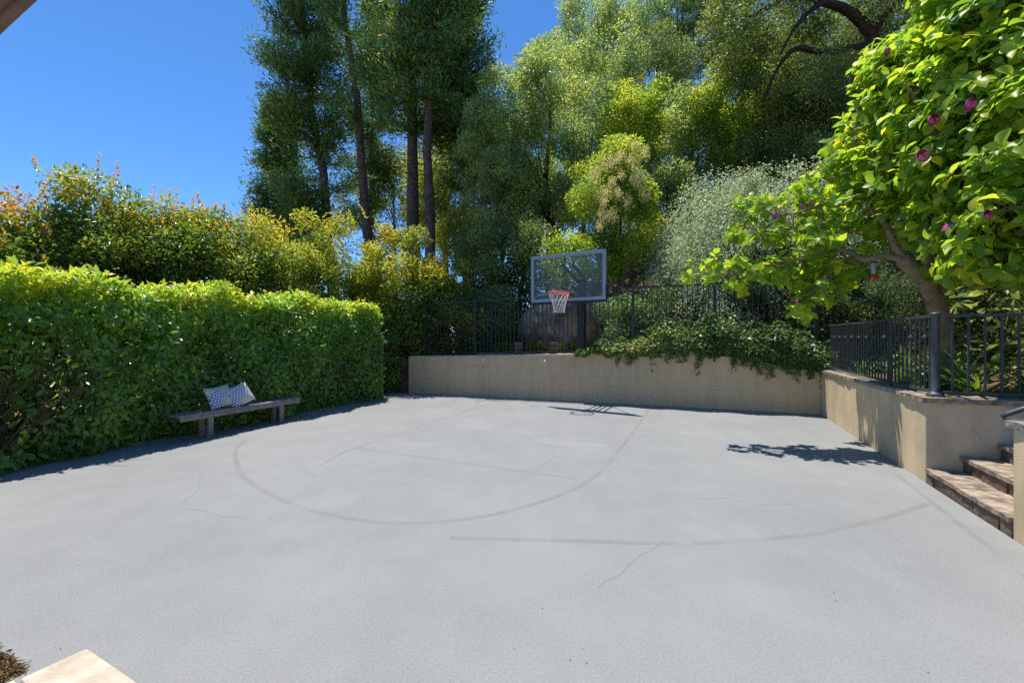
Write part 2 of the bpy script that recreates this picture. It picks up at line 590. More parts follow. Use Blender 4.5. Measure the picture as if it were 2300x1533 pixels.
def clump_leaves(rng, centers, radii, counts, up=0.45, out=0.6, rnd=0.75, droop=0.15, fill=0.45, squash=0.8):
    """leaves scattered through clumps, thicker near the outside"""
    idx = np.repeat(np.arange(len(centers)), counts)
    n = len(idx)
    d = rand_dirs(rng, n)
    r = rng.random(n) ** fill
    R = np.asarray(radii)[idx]
    P = np.asarray(centers)[idx] + d * (r * R)[:, None] * np.array([1, 1, squash])
    N = unit(up * V(0, 0, 1) + out * d + rnd * rand_dirs(rng, n))
    D = unit(0.7 * d + 0.9 * rand_dirs(rng, n) - droop * V(0, 0, 1))
    return P, D, N, idx, d


def lobed_clumps(rng, center, rad, n, shell=0.55, low=-0.75):
    """clump centres in an ellipsoid, crowded towards the outside, uneven"""
    out = []
    rad = np.asarray(rad)
    while len(out) < n:
        d = rand_dirs(rng, 1)[0]
        if d[2] < low:
            continue
        r = (shell + (1 - shell) * rng.random() ** 0.7) * (0.86 + 0.22 * rng.random())
        out.append(np.asarray(center) + d * rad * r)
    return np.array(out)


# ------------------------------------------------------------------ terrain
def hill(t, s):
    """ground height by wall frame coordinates"""
    r = t - WALL_LEN
    if s < 0.13 and r < 0.13:
        return -0.06
    if r >= 0.13 and -5.90 < s < -4.30 and r < 1.75:
        return -0.06                                   # stair well
    z_right = 0.80 + max(0.0, r - 1.3) * 0.42 + max(0.0, r - 5) * 0.25
    k = np.interp(t, [-14, -3, 2, 6, 10, 20], [-0.25, 0.05, 0.34, 0.52, 0.66, 0.70])
    base = np.interp(t, [-3.5, -1.5, 0.0, 9.4], [0.0, 0.55, 0.98, 1.02])
    z_back = base + max(0.0, s - 2.6) * k
    if s < 0.13:
        z = z_right
    elif r < 0:
        z = z_back
    else:
        z = max(0.80, min(1.05, 1.02 - 0.25 * r)) + max(0.0, s - 2.6) * k + max(0.0, r - 1.3) * 0.42
    if t < -0.4 and s < 0.13:
        z = -0.06
    cap = 15.0
    return cap * math.tanh(z / cap) if z > 0 else max(z, -9.0)


def ground_at(x, y):
    d = V(x, y) - CORNER
    det = VB[0] * UR[1] - VB[1] * UR[0]
    r = (d[0] * UR[1] - d[1] * UR[0]) / det
    s = (VB[0] * d[1] - VB[1] * d[0]) / det
    return hill(r + WALL_LEN, s)


def build_terrain():
    ts = [-260, -150, -90, -60, -40, -28, -20, -15, -11, -8, -6, -4.5, -3.5, -2.5, -1.5, -0.42, -0.38] + list(np.arange(0.5, 9.4, 0.7)) + [9.59, 9.61] \
        + list(np.arange(10.0, 11.1, 0.4)) + [11.21, 11.24] + list(np.arange(11.8, 30, 1.0)) + [33, 37, 42, 50, 65, 90, 150, 260]
    ss = [-80, -40, -25, -15, -10, -7, -5.91, -5.89, -5.2, -4.31, -4.29, -4, -3, -2, -1, 0.12, 0.14] + list(np.arange(0.6, 30, 0.8)) + [32, 36, 42, 50, 65, 90, 150, 280]
    rng = np.random.default_rng(3)
    vs = []
    for s in ss:
        for t in ts:
            z = hill(t, s)
            if s > 3.2 or t > WALL_LEN + 1.6:
                z += rng.uniform(-0.09, 0.09)
            vs.append(wp(t, s, z))
    nt_ = len(ts)
    fs = [(i * nt_ + j, i * nt_ + j + 1, (i + 1) * nt_ + j + 1, (i + 1) * nt_ + j) for i in range(len(ss) - 1) for j in range(nt_ - 1)]
    o = MB().add(vs, fs).build('hillside', M['soil'], smooth=False)
    o['kind'] = 'structure'


build_terrain()

# ------------------------------------------------------------------ court
court_poly = [wp(-0.55, 0.0, 0), wp(WALL_LEN, 0.0, 0), wp(WALL_LEN, -13.5, 0), wp(-6.5, -13.5, 0), (-6.4, 4.0, 0), (-3.62, 11.2, 0)]
MBc = MB().add(court_poly, [tuple(range(len(court_poly)))[::-1]])
court = MBc.build('court', M['court'])
court['kind'] = 'structure'


def strip(pts, width, z):
    """flat band along ground points"""
    pts = [V(p[0], p[1]) for p in pts]
    vs, fs = [], []
    for i, p in enumerate(pts):
        a, b = pts[max(i - 1, 0)], pts[min(i + 1, len(pts) - 1)]
        d = unit(b - a)
        n = V(-d[1], d[0])
        vs += [(p[0] + n[0] * width / 2, p[1] + n[1] * width / 2, z), (p[0] - n[0] * width / 2, p[1] - n[1] * width / 2, z)]
    for i in range(len(pts) - 1):
        fs.append((2 * i + 1, 2 * i + 3, 2 * i + 2, 2 * i))
    return MB().add(vs, fs)


def smooth_path(pts, k=6):
    """Catmull-Rom"""
    pts = [np.asarray(p, float) for p in pts]
    out = []
    for i in range(len(pts) - 1):
        p0, p1, p2, p3 = pts[max(i - 1, 0)], pts[i], pts[i + 1], pts[min(i + 2, len(pts) - 1)]
        for j in range(k):
            u = j / k
            out.append(0.5 * ((2 * p1) + (-p0 + p2) * u + (2 * p0 - 5 * p1 + 4 * p2 - p3) * u * u + (-p0 + 3 * p1 - 3 * p2 + p3) * u ** 3))
    out.append(pts[-1])
    return out


LINES = [  # photo points on the court, width
    ([(709, 1050), (760, 1022), (800, 1005), (960, 952), (1125, 897)], 0.045),
    ([(800, 1006), (1060, 1042), (1296, 1075)], 0.045),
    ([(556, 985), (535, 1002), (528, 1022), (534, 1047), (550, 1072), (592, 1101), (655, 1130), (740, 1155), (830, 1170), (900, 1174), (1000, 1169), (1100, 1156), (1200, 1131), (1270, 1106), (1322, 1079), (1360, 1048), (1390, 1010), (1428, 962), (1460, 917)], 0.055),
    ([(2085, 1130), (1980, 1164), (1830, 1197), (1740, 1207), (1600, 1217), (1480, 1219), (1300, 1214), (1130, 1210), (1010, 1207)], 0.055),
    ([(1178, 975), (1192, 988), (1214, 998), (1260, 1003), (1380, 1003)], 0.035),
    ([(1392, 1012), (1420, 1013)], 0.03), ([(1412, 977), (1448, 979)], 0.03), ([(1428, 948), (1465, 949)], 0.03),
    ([(2010, 1062), (2100, 1132), (2300, 1290), (2480, 1440)], 0.05),
]
LEVELS = [0.0002, 0.0003, 0.0004, 0.0004, 0.0002, 0.0002, 0.0002, 0.0002, 0.0005]
for (pp, w), zl in zip(LINES, LEVELS):
    strip(smooth_path([on_court(*p) for p in pp]), w, zl).build('court_line', M['line'], court)
CRACKS = [
    [(405, 1140), (412, 1128), (430, 1112), (449, 1096), (446, 1078), (452, 1060)],
    [(410, 1140), (455, 1146), (500, 1158), (560, 1165)],
    [(655, 1035), (680, 1046), (690, 1058), (712, 1073)],
    [(1243, 1012), (1243, 1024), (1228, 1038), (1215, 1048), (1204, 1058)],
    [(1142, 958), (1165, 946), (1172, 936), (1210, 920)],
    [(500, 1066), (580, 1052), (640, 1040)],
    [(1340, 1315), (1400, 1280), (1445, 1240), (1490, 1215)],
    [(1560, 1120), (1630, 1118), (1700, 1135), (1780, 1130)],
    [(1620, 950), (1700, 965), (1720, 990), (1780, 1000)],
]
rj = random.Random(4)
for c in CRACKS:
    pts = [on_court(*p) for p in c]
    fine = []
    for a, b in zip(pts[:-1], pts[1:]):
        for j in range(4):
            fine.append(a + (b - a) * j / 4 + V(rj.uniform(-.014, .014), rj.uniform(-.014, .014)))
    fine.append(pts[-1])
    strip(fine, 0.0036, 0.0006).build('crack', M['crack'], court)

# ------------------------------------------------------------------ block retaining wall at the back
wall = thing('retaining_wall', 'long low tan painted block wall beneath the basketball hoop', 'wall', wp(4.7, 0, 0))


def wall_top(t):
    return float(np.interp(t, [0, 4.58, 4.581, 7.3, 8.1, 8.75, WALL_LEN], [0.985, 1.095, 1.165, 1.15, 1.07, 0.955, 0.83]))


def wall_body(t0, t1, name):
    n = max(2, int((t1 - t0) / 0.25))
    ts = np.linspace(t0, t1, n)
    vs, fs = [], []
    for t in ts:
        zt = wall_top(min(max(t, t0 + 1e-4), t1 - 1e-4)) - 0.004
        vs += [wp(t, 0.0035, -0.2), wp(t, 0.24, -0.2), wp(t, 0.24, zt), wp(t, 0.0035, zt)]
    for i in range(n - 1):
        a, b = 4 * i, 4 * i + 4
        fs += [(a, b, b + 3, a + 3), (a + 2, b + 2, b + 1, a + 1), (a + 3, b + 3, b + 2, a + 2)]
    fs += [(0, 3, 2, 1), (4 * n - 4, 4 * n - 3, 4 * n - 2, 4 * n - 1)]
    MB().add(vs, fs).build(name, M['block'], wall)


wall_body(0.0, 4.58, 'wall_core')
wall_body(4.582, WALL_LEN, 'wall_core')
BL, BH, J = 0.40, 0.20, 0.0035
block_cache = {}
row = 0
z = 0.0
while z < 1.17:
    t = -BL * (0.5 if row % 2 else 0.0)
    while t < WALL_LEN:
        t0, t1 = max(t, 0.0), min(t + BL - J, WALL_LEN)
        spans = [(t0, t1)] if not (t0 < 4.58 < t1) else [(t0, 4.578), (4.584, t1)]
        for a, b in spans:
            if b - a < 0.03:
                continue
            za, zb = wall_top(a + .0015), wall_top(b - .0015)
            h = BH - J
            ha, hb = min(h, za - z), min(h, zb - z)
            if min(ha, hb) < 0.02:
                continue
            key = (round(b - a, 3), round(ha, 3), round(hb, 3))
            if key not in block_cache:
                A = V(0, 0, 0)
                X = V(VB[0], VB[1], 0) * (b - a)
                Y = V(UR[0], UR[1], 0) * 0.05
                c = [A, A + X, A + X + Y, A + Y, A + V(0, 0, ha), A + X + V(0, 0, hb), A + X + Y + V(0, 0, hb), A + Y + V(0, 0, ha)]
                block_cache[key] = MB().hexa(c).mesh('block', M['block'])
            link_part('block', block_cache[key], wall, Matrix.Translation(Vector(wp(a, rj.uniform(-.0006, .0006), z))))
        t += BL
    z += BH
    row += 1
# pale top course where the wall is not overgrown
MB().hexa([wp(0.02, 0.055, 0.983), wp(4.57, 0.055, 1.093), wp(4.57, 0.30, 1.093), wp(0.02, 0.30, 0.983),
           wp(0.02, 0.055, 1.003), wp(4.57, 0.055, 1.113), wp(4.57, 0.30, 1.113), wp(0.02, 0.30, 1.003)]).build('wall_cap', M['wall_top'], wall)

for (px, py, lab) in ((971, 807, 'small white round wall light nearest the hedge end of the block wall'),
                      (1087, 808, 'small white round wall light below the first inner fence post'),
                      (1225, 811, 'small white round wall light below and beside the hoop net')):
    # where the pixel's ray meets the wall face
    k = (px - 1150) / FPX
    t = np.interp(0, [0], [0])
    best = min(np.linspace(0, WALL_LEN, 4000), key=lambda q: abs(wp(q, 0, 0)[0] / wp(q, 0, 0)[1] - k))
    p = wp(best, 0, 0)
    z = EYE - (py - 758) * p[1] / FPX
    fwd = -V(UR[0], UR[1], 0)
    lt = thing('wall_light', lab, 'wall light', wp(best, -0.002, z), 'small lights along the block wall')
    MB().tube([wp(best, 0.0, z), wp(best, -0.025, z)], [0.045, 0.042], 14).build('base', M['light'], lt, True)
    MB().tube([wp(best, -0.025, z), wp(best, -0.045, z - .005), wp(best, -0.055, z - .01)], [0.034, 0.028, 0.012], 14).build('dome', M['light'], lt, True)

# ------------------------------------------------------------------ side wall in stucco with flagstone cap
side = thing('stucco_wall', 'tan stucco side wall with ragged stone cap under the short iron railing', 'wall', wp(WALL_LEN, -2.2, 0))
SW = 0.835
body = [wp(WALL_LEN, 0.0, -0.2), wp(WALL_LEN, -4.463, -0.2), wp(WALL_LEN + 1.9, -4.463, -0.2), wp(WALL_LEN + 1.9, -4.163, -0.2),
        wp(WALL_LEN + 0.30, -4.163, -0.2), wp(WALL_LEN + 0.30, 0.0, -0.2)]
MB().prism([(p[0], p[1]) for p in body], -0.2, SW).build('wall_core', M['stucco'], side, bevel=0.012)


def flagstone(poly_ts, z0, z1, mat, parent, rng, name='cap_stone', rough=0.012):
    """a slab with split, uneven edges; poly_ts: (t, s) corners"""
    pts = []
    n = len(poly_ts)
    for i in range(n):
        a, b = V(*poly_ts[i]), V(*poly_ts[(i + 1) % n])
        k = max(1, int(np.linalg.norm(b - a) / 0.11))
        for j in range(k):
            q = a + (b - a) * j / k + rng.uniform(-rough, rough, 2)
            pts.append(q)
    m = len(pts)
    vb = [wp(q[0] + rng.uniform(-.4, .4) * rough, q[1] + rng.uniform(-.4, .4) * rough, z0) for q in pts]
    vt = [wp(q[0], q[1], z1 + rng.uniform(-.004, .004)) for q in pts]
    fs = [tuple(range(m - 1, -1, -1)), tuple(range(m, 2 * m))] + [(i, (i + 1) % m, m + (i + 1) % m, m + i) for i in range(m)]
    o = MB().add(vb + vt, fs)
    # orientation: make sure the top looks up
    return o.build(name, mat, parent)


fr = np.random.default_rng(21)
s = -0.02
while s > -4.0:
    l = fr.uniform(0.38, 0.62)
    e = max(s - l, -4.14)
    flagstone([(WALL_LEN - 0.032, s - .008), (WALL_LEN - 0.032, e), (WALL_LEN + 0.33, e), (WALL_LEN + 0.33, s - .008)], SW + 0.001, SW + 0.045, M['flag'] if fr.random() < .6 else M['flag2'], side, fr)
    s = e
flagstone([(WALL_LEN - 0.035, s - .01), (WALL_LEN - 0.035, -4.498), (WALL_LEN + 0.42, -4.498), (WALL_LEN + 0.42, s - .01)], SW + 0.001, SW + 0.048, M['flag'], side, fr)
t = WALL_LEN + 0.43
while t < WALL_LEN + 1.9:
    l = fr.uniform(0.4, 0.6)
    flagstone([(t, -4.498), (t + l - .01, -4.498), (t + l - .01, -4.15), (t, -4.15)], SW + 0.001, SW + 0.046, M['flag'] if fr.random() < .6 else M['flag2'], side, fr)
    t += l

# ------------------------------------------------------------------ stone steps
steps = thing('stone_steps', 'flagstone steps rising between the two stucco walls', 'steps', wp(WALL_LEN, -5.2, 0))
RISE, RUN = 0.15, 0.285
S0, S1 = -4.466, -5.862
core = MB()
for i in range(5):
    r0 = WALL_LEN + 0.03 + RUN * i
    core.hexa([wp(r0, S1, RISE * i - (0.2 if i == 0 else 0.0)), wp(WALL_LEN + 1.75, S1, RISE * i - (0.2 if i == 0 else 0.0)), wp(WALL_LEN + 1.75, S0, RISE * i - (0.2 if i == 0 else 0.0)), wp(r0, S0, RISE * i - (0.2 if i == 0 else 0.0)),
               wp(r0, S1, RISE * (i + 1) - .04), wp(WALL_LEN + 1.75, S1, RISE * (i + 1) - .04), wp(WALL_LEN + 1.75, S0, RISE * (i + 1) - .04), wp(r0, S0, RISE * (i + 1) - .04)])
core.build('mortar_bed', M['mortar'], steps)
for i in range(5):
    r0 = WALL_LEN + RUN * i
    cuts = [S1 + 0.002] + sorted(fr.uniform(S1 + .35, S0 - .35, 1 if i % 2 else 2).tolist()) + [S0 - 0.002]
    for a, b in zip(cuts[:-1], cuts[1:]):
        if b - a < 0.12:
            continue
        flagstone([(r0 - 0.012, a + .004), (r0 + RUN + 0.02, a + .004), (r0 + RUN + 0.02, b - .004), (r0 - 0.012, b - .004)], RISE * (i + 1) - .039, RISE * (i + 1), M['flag'] if fr.random() < .7 else M['flag2'], steps, fr, 'tread_stone', 0.007)
    c = S1 + 0.004
    while c < S0 - 0.06:
        w = min(fr.uniform(0.16, 0.38), S0 - 0.004 - c)
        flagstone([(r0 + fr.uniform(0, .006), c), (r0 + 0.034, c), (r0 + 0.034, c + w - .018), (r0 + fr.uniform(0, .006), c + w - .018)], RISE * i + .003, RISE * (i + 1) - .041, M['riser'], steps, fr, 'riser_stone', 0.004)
        c += w

# ------------------------------------------------------------------ near end wall beside the steps
pier = thing('stucco_wall', 'tan stucco wall end on the near side of the steps, below the handrail', 'wall', wp(WALL_LEN, -6.5, 0))
MB().prism([(q[0], q[1]) for q in (wp(WALL_LEN, -5.868, 0), wp(WALL_LEN, -9.6, 0), wp(WALL_LEN + .32, -9.6, 0), wp(WALL_LEN + .32, -5.868, 0))], -0.2, SW).build('wall_core', M['stucco'], pier, bevel=0.012)
s = -5.845
while s > -9.5:
    l = fr.uniform(0.4, 0.6)
    flagstone([(WALL_LEN - 0.03, s - .008), (WALL_LEN - 0.03, s - l), (WALL_LEN + 0.35, s - l), (WALL_LEN + 0.35, s - .008)], SW + 0.001, SW + 0.045, M['flag2'] if fr.random() < .5 else M['flag'], pier, fr)
    s -= l

hr = thing('handrail', 'black iron handrail with folded end rising beside the steps', 'handrail', wp(WALL_LEN + .16, -5.95, SW + .045))
a = wp(WALL_LEN + 0.04, -5.72, 0.885)
MB().tube([wp(WALL_LEN + 0.16, -5.90, 0.905), wp(WALL_LEN + 0.08, -5.79, 0.875), wp(WALL_LEN + 0.03, -5.71, 0.868), wp(WALL_LEN + 0.02, -5.70, 0.886), wp(WALL_LEN + 0.05, -5.71, 0.91),
           wp(WALL_LEN + 0.25, -5.77, 1.03), wp(WALL_LEN + 0.9, -5.80, 1.38), wp(WALL_LEN + 1.4, -5.80, 1.62)], [0.009, 0.009, 0.012, 0.016, 0.02, 0.02, 0.02, 0.02], 8).build('rail', M['iron_grey'], hr, True)
MB().tube([wp(WALL_LEN + 0.17, -5.92, SW + .046), wp(WALL_LEN + 0.17, -5.92, 0.93), wp(WALL_LEN + 0.19, -5.79, 0.985)], [0.017, 0.017, 0.012], 8).build('post', M['iron'], hr, True)

# ------------------------------------------------------------------ iron fences
UP = V(0, 0, 1)


def iron_run(root, p0, p1, zb0, zb1, zt0, zt1, spacing, posts, basket=None, mat=None, mat_post=None, post_w=0.03, post_up=0.03, gap=0.05, post_z=None, second=None):
    """rails, pickets and posts between two ground points; every bar is a part"""
    p0, p1 = V(*p0), V(*p1)
    d = unit(p1 - p0)
    n = V(-d[1], d[0])
    L = np.linalg.norm(p1 - p0)
    D3, N3 = V(d[0], d[1], 0), V(n[0], n[1], 0)

    def P(q, z):
        w = p0 + d * q
        return V(w[0], w[1], z)

    def zt(q):
        return zt0 + (zt1 - zt0) * q / L

    def zb(q):
        return zb0 + (zb1 - zb0) * q / L

    mat = mat or M['iron']
    mat_post = mat_post or mat
    h = 0.014
    for za, zc in ((zt0 - 0.02, zt1 - 0.02), (zb0 + gap, zb1 + gap)) + (((zt0 - second, zt1 - second),) if second else ()):
        o3 = N3 * 0.016
        MB().hexa([P(0, za) - o3, P(L, zc) - o3, P(L, zc) + o3, P(0, za) + o3, P(0, za + .03) - o3, P(L, zc + .03) - o3, P(L, zc + .03) + o3, P(0, za + .03) + o3]).build('rail', mat, root)
    b = MB().box((0, 0, 0.5), (1, 0, 0), (0, 1, 0), UP, 0.0085, 0.0085, 0.5).mesh('picket', mat)
    rot = Matrix.Rotation(math.atan2(d[1], d[0]), 4, 'Z')
    k = 0
    q = spacing * 0.6
    while q < L - 0.03:
        if all(abs(q - w) > post_w + 0.02 for w in posts):
            lo, hi = zb(q) + gap + 0.012, zt(q) - 0.012
            p = P(q, lo)
            pk = link_part('picket', b, root, Matrix.Translation(Vector(p)) @ rot @ Matrix.Diagonal((1, 1, hi - lo, 1)))
            if basket and k % basket[0] == basket[1]:
                zc = hi - 0.27 * (hi - lo)
                c = P(q, zc)
                key = 'collar_mesh'
                if key not in M:
                    M[key] = MB().lathe((0, 0, 0), [(0.009, -0.022), (0.016, -0.016), (0.034, -0.004), (0.036, 0.002), (0.018, 0.010), (0.020, 0.018), (0.009, 0.026)], 12).mesh('collar', M['iron_grey'], True)
                co = link_part('collar', M[key], None, Matrix.Translation(Vector(c)))
                co.parent = pk
                co.matrix_parent_inverse = pk.matrix_basis.inverted()
            k += 1
        q += spacing
    for w in posts:
        lo = zb(w) if post_z is None else post_z
        m = MB()
        m.box(P(w, (lo + zt(w) + post_up) / 2), D3, N3, UP, post_w, post_w, (zt(w) + post_up - lo) / 2)
        m.box(P(w, zt(w) + post_up + .012), D3, N3, UP, post_w + .008, post_w + .008, 0.012)
        m.build('post', mat_post, root, bevel=0.004)


zc0 = lambda t: wall_top(t)
f1 = thing('iron_fence', 'black iron picket fence panel on the low end of the block wall beside the hedge', 'fence', wp(2.3, 0.17, 1.0))
a, b = wp(0.42, 0.17, 0), wp(4.52, 0.17, 0)
iron_run(f1, a[:2], b[:2], 1.01, 1.112, 2.40, 2.535, 0.105, [0.0, 1.50], mat=M['iron'])
f2 = thing('iron_fence', 'taller black iron picket fence standing in the ivy from hoop to magnolia', 'fence', wp(7, 0.2, 1.1))
a, b = wp(4.60, 0.30, 0), wp(9.7, 0.42, 0)
iron_run(f2, a[:2], b[:2], 1.12, 1.02, 2.66, 2.69, 0.108, [0.0, 1.27, 3.0, 4.9], mat=M['iron'], post_up=0.06, post_w=0.032)

# short guard railing on the side wall, turning the corner at a round post
g1 = thing('iron_railing', 'short black iron railing with knobbed pickets along the stucco wall cap', 'railing', wp(WALL_LEN + .14, -2.2, SW + .05))
a, b = wp(WALL_LEN + .13, -4.28, 0), wp(WALL_LEN + .13, -0.1, 0)
iron_run(g1, a[:2], b[:2], SW + .045, SW + .045, 1.735, 1.735, 0.118, [1.15], basket=(3, 1), mat=M['iron_grey'], gap=0.03, post_w=0.017, post_up=0.0)
pc = wp(WALL_LEN + .13, -4.33, 0)
MB().lathe((pc[0], pc[1], SW + .047), [(0.075, 0), (0.078, 0.012), (0.066, 0.03), (0.050, 0.045), (0.038, 0.06), (0.037, 0.84), (0.041, 0.845), (0.042, 0.868), (0.036, 0.88), (0.022, 0.886)], 20).build('corner_post', M['iron_grey'], g1, True)
g2 = thing('iron_railing', 'black iron railing turning away from the round corner post above the steps', 'railing', wp(WALL_LEN + 1, -4.3, SW + .05))
a, b = wp(WALL_LEN + .19, -4.33, 0), wp(WALL_LEN + 1.85, -4.33, 0)
iron_run(g2, a[:2], b[:2], SW + .045, SW + .045, 1.735, 1.735, 0.13, [1.63], basket=(5, 1), mat=M['iron_grey'], gap=0.03)

# ------------------------------------------------------------------ basketball hoop
BX = V(0.852, -0.523, 0)                     # along the board
BN = V(-0.523, -0.852, 0)                    # out of the board's face
BC = V(1.217, 9.86, 2.835)                   # centre of the board
hoop = thing('basketball_hoop', 'basketball hoop with clear backboard on a black post behind the block wall', 'basketball hoop', (BC[0] - .45 * BN[0] * 2, BC[1] - .45 * BN[1] * 2, 1.0))
HW, HH = 0.90, 0.53


def bp(x, y, z):
    return BC + BX * x + BN * y + UP * z


fr_ = 0.036
MB().box(BC, BX, BN, UP, HW - 2 * fr_ + .004, 0.006, HH - 2 * fr_ + .004).build('backboard', M['glass'], hoop)
fb = MB()
fb.box(bp(0, 0, HH - fr_), BX, BN, UP, HW, 0.022, fr_)
fb.box(bp(0, 0, -HH + fr_), BX, BN, UP, HW, 0.022, fr_)
fb.box(bp(HW - fr_, 0, 0), BX, BN, UP, fr_, 0.0225, HH - 2 * fr_)
fb.box(bp(-HW + fr_, 0, 0), BX, BN, UP, fr_, 0.0225, HH - 2 * fr_)
fb.build('board_frame', M['alu'], hoop, bevel=0.004)
pb = MB()
pb.box(bp(0, 0, -HH - .022), BX, BN, UP, HW + .03, 0.032, 0.022)
for sx in (-1, 1):
    pb.box(bp(sx * (HW + .016), 0, -HH + .17), BX, BN, UP, 0.014, 0.032, 0.17)
pb.build('edge_pad', M['pad'], hoop, bevel=0.01)
# rim, plate, net
RC = bp(0, 0.40, -0.375)
rim = MB()
ring = [RC + 0.229 * (math.cos(a) * BX + math.sin(a) * BN) for a in np.linspace(0, 2 * math.pi, 33)]
rim.tube(ring, 0.0125, 8, False)
rim.build('rim', M['rim'], hoop, True)
br = MB()
br.box(bp(0, 0.030, -0.40), BX, BN, UP, 0.07, 0.008, 0.085)
for sx in (-1, 1):
    br.tube([bp(sx * .05, .035, -0.375), bp(sx * .075, .20, -0.385)], 0.012, 6)
    br.tube([bp(sx * .05, .035, -0.46), bp(sx * .085, .185, -0.39)], 0.009, 6)
br.box(bp(0, 0.11, -0.385), BX, BN, UP, 0.06, 0.075, 0.006)
br.build('rim_bracket', M['rim'], hoop)
net = MB()
NS = 12
prof = [(0.226, -0.008), (0.19, -0.10), (0.155, -0.19), (0.13, -0.28), (0.118, -0.36), (0.125, -0.43)]
for k in range(NS):
    for sgn in (1, -1):
        pts = []
        for i, (r, dz) in enumerate(prof):
            a = 2 * math.pi * (k + sgn * 0.5 * i) / NS
            pts.append(RC + r * (math.cos(a) * BX + math.sin(a) * BN) + UP * dz)
        net.tube(pts, 0.0042, 4, False)
net.build('net', M['net'], hoop)
# post, arms, braces
PX, PY = BC[0] - BN[0] * 0.86, BC[1] - BN[1] * 0.86
MB().box((PX, PY, 1.92), BX, BN, UP, 0.078, 0.078, 0.99).build('post', M['pole'], hoop, bevel=0.012)
ar = MB()
for sx in (-.105, .105):
    for z0, z1 in ((2.84, 3.12), (2.40, 2.62)):
        A = V(PX, PY, z0) + BX * sx
        ar.box((A + bp(sx * 1.2, -.03, z1 - BC[2])) / 2, unit(bp(sx * 1.2, -.03, z1 - BC[2]) - A), BX, np.cross(unit(bp(sx * 1.2, -.03, z1 - BC[2]) - A), BX), np.linalg.norm(bp(sx * 1.2, -.03, z1 - BC[2]) - A) / 2 + .03, 0.014, 0.028)
ar.build('support_arm', M['pole'], hoop)
for sx in (-1, 1):
    MB().tube([bp(sx * (HW - .12), -.028, -0.06), V(PX, PY, 2.80) + BX * sx * .08], 0.011, 8).build('brace', M['pole'], hoop, True)
MB().box((PX + BN[0] * .09, PY + BN[1] * .09, 2.25), BX, BN, UP, 0.02, 0.02, 0.12).build('height_adjuster', M['iron_grey'], hoop)
MB().box(bp(0, -.10, -.13 - .25), BX, BN, UP, .15, .02, .03).build('crossbar', M['pole'], hoop)

# ------------------------------------------------------------------ bench and cushions
bu = unit(V(0.363, 0.932))
bn_ = V(bu[1], -bu[0])                        # towards the court
BU, BNN = V(bu[0], bu[1], 0), V(bn_[0], bn_[1], 0)
B0 = V(-4.66, 6.25, 0)                        # near front end of the seat
bench = thing('bench', 'long plain grey timber bench in front of the clipped hedge', 'bench', B0 + BU * 1.05 - BNN * .15)


def bq(l, d, z):
    return B0 + BU * l - BNN * d + UP * z


for k in range(2):
    MB().box(bq(1.05, 0.075 + .15 * k + .002 * k, 0.381), BU, BNN, UP, 1.05, 0.073, 0.016).build('seat_board', M['bench'], bench, bevel=0.005)
MB().box(bq(1.05, 0.016, 0.336), BU, BNN, UP, 1.04, 0.014, 0.028).build('apron', M['bench'], bench, bevel=0.004)
for l in (0.47, 1.74):
    for d in (0.065, 0.25):
        MB().box(bq(l, d, 0.182), BU, BNN, UP, 0.040, 0.022, 0.182).build('leg', M['bench'], bench, bevel=0.005)


def cushion(loc, xa, ya, za, w, h, th, label):
    """plump square cushion: xa across, ya up, za thickness"""
    n = 12
    vs, fs = [], []
    for side in (1, -1):
        for i in range(n + 1):
            for j in range(n + 1):
                u, v = i / n * 2 - 1, j / n * 2 - 1
                pin = 1 - 0.07 * (u * u * (1 - abs(v) ** 3) * 0 + (1 - u * u) * abs(v) ** 4 + (1 - v * v) * abs(u) ** 4)
                t = side * th / 2 * ((1 - u ** 4) * (1 - v ** 4)) ** 0.55
                vs.append(np.array([u * w / 2 * pin, v * h / 2 * pin, t]))
    m = n + 1
    for q in range(2):
        for i in range(n):
            for j in range(n):
                a = q * m * m + i * m + j
                f = (a, a + m, a + m + 1, a + 1)
                fs.append(f if q == 0 else f[::-1])
    o = MB().add(vs, fs).build('cushion', M['cushion'], None, True)
    o.matrix_world = Matrix(((xa[0], ya[0], za[0], loc[0]), (xa[1], ya[1], za[1], loc[1]), (xa[2], ya[2], za[2], loc[2]), (0, 0, 0, 1)))
    tag(o, label, 'cushion', 'plaid cushions on the bench')
    return o


lean = math.radians(24)
za = unit(BNN * math.cos(lean) + UP * math.sin(lean))
ya = unit(UP * math.cos(lean) - BNN * math.sin(lean))
ya2 = unit(ya + BU * -0.10)
xa2 = unit(np.cross(ya2, za))
cushion(bq(0.72, 0.20, 0.397 + .170), xa2, ya2, za, 0.42, 0.37, 0.14, 'blue and white woven cushion with green patches leaning behind the other on the bench')
za3 = unit(za + BU * -0.30)
ya3 = unit(UP * math.cos(lean) - BNN * math.sin(lean) + BU * -0.28)
za3 = unit(za3 - ya3 * np.dot(za3, ya3))
cushion(bq(0.99, 0.125, 0.397 + .172), np.cross(ya3, za3), ya3, za3, 0.38, 0.35, 0.13, 'blue and white checked cushion tipped against its neighbour, further along the bench')

# ------------------------------------------------------------------ clipped hedge
HE = V(-3.10, 11.25)
HU = unit(V(0.371, 0.928))
HN = V(HU[1], -HU[0])
hedge = thing('hedge', 'clipped broad-leaved laurel hedge behind the timber bench', 'hedge', (HE[0] - HU[0] * 4, HE[1] - HU[1] * 4, 0))


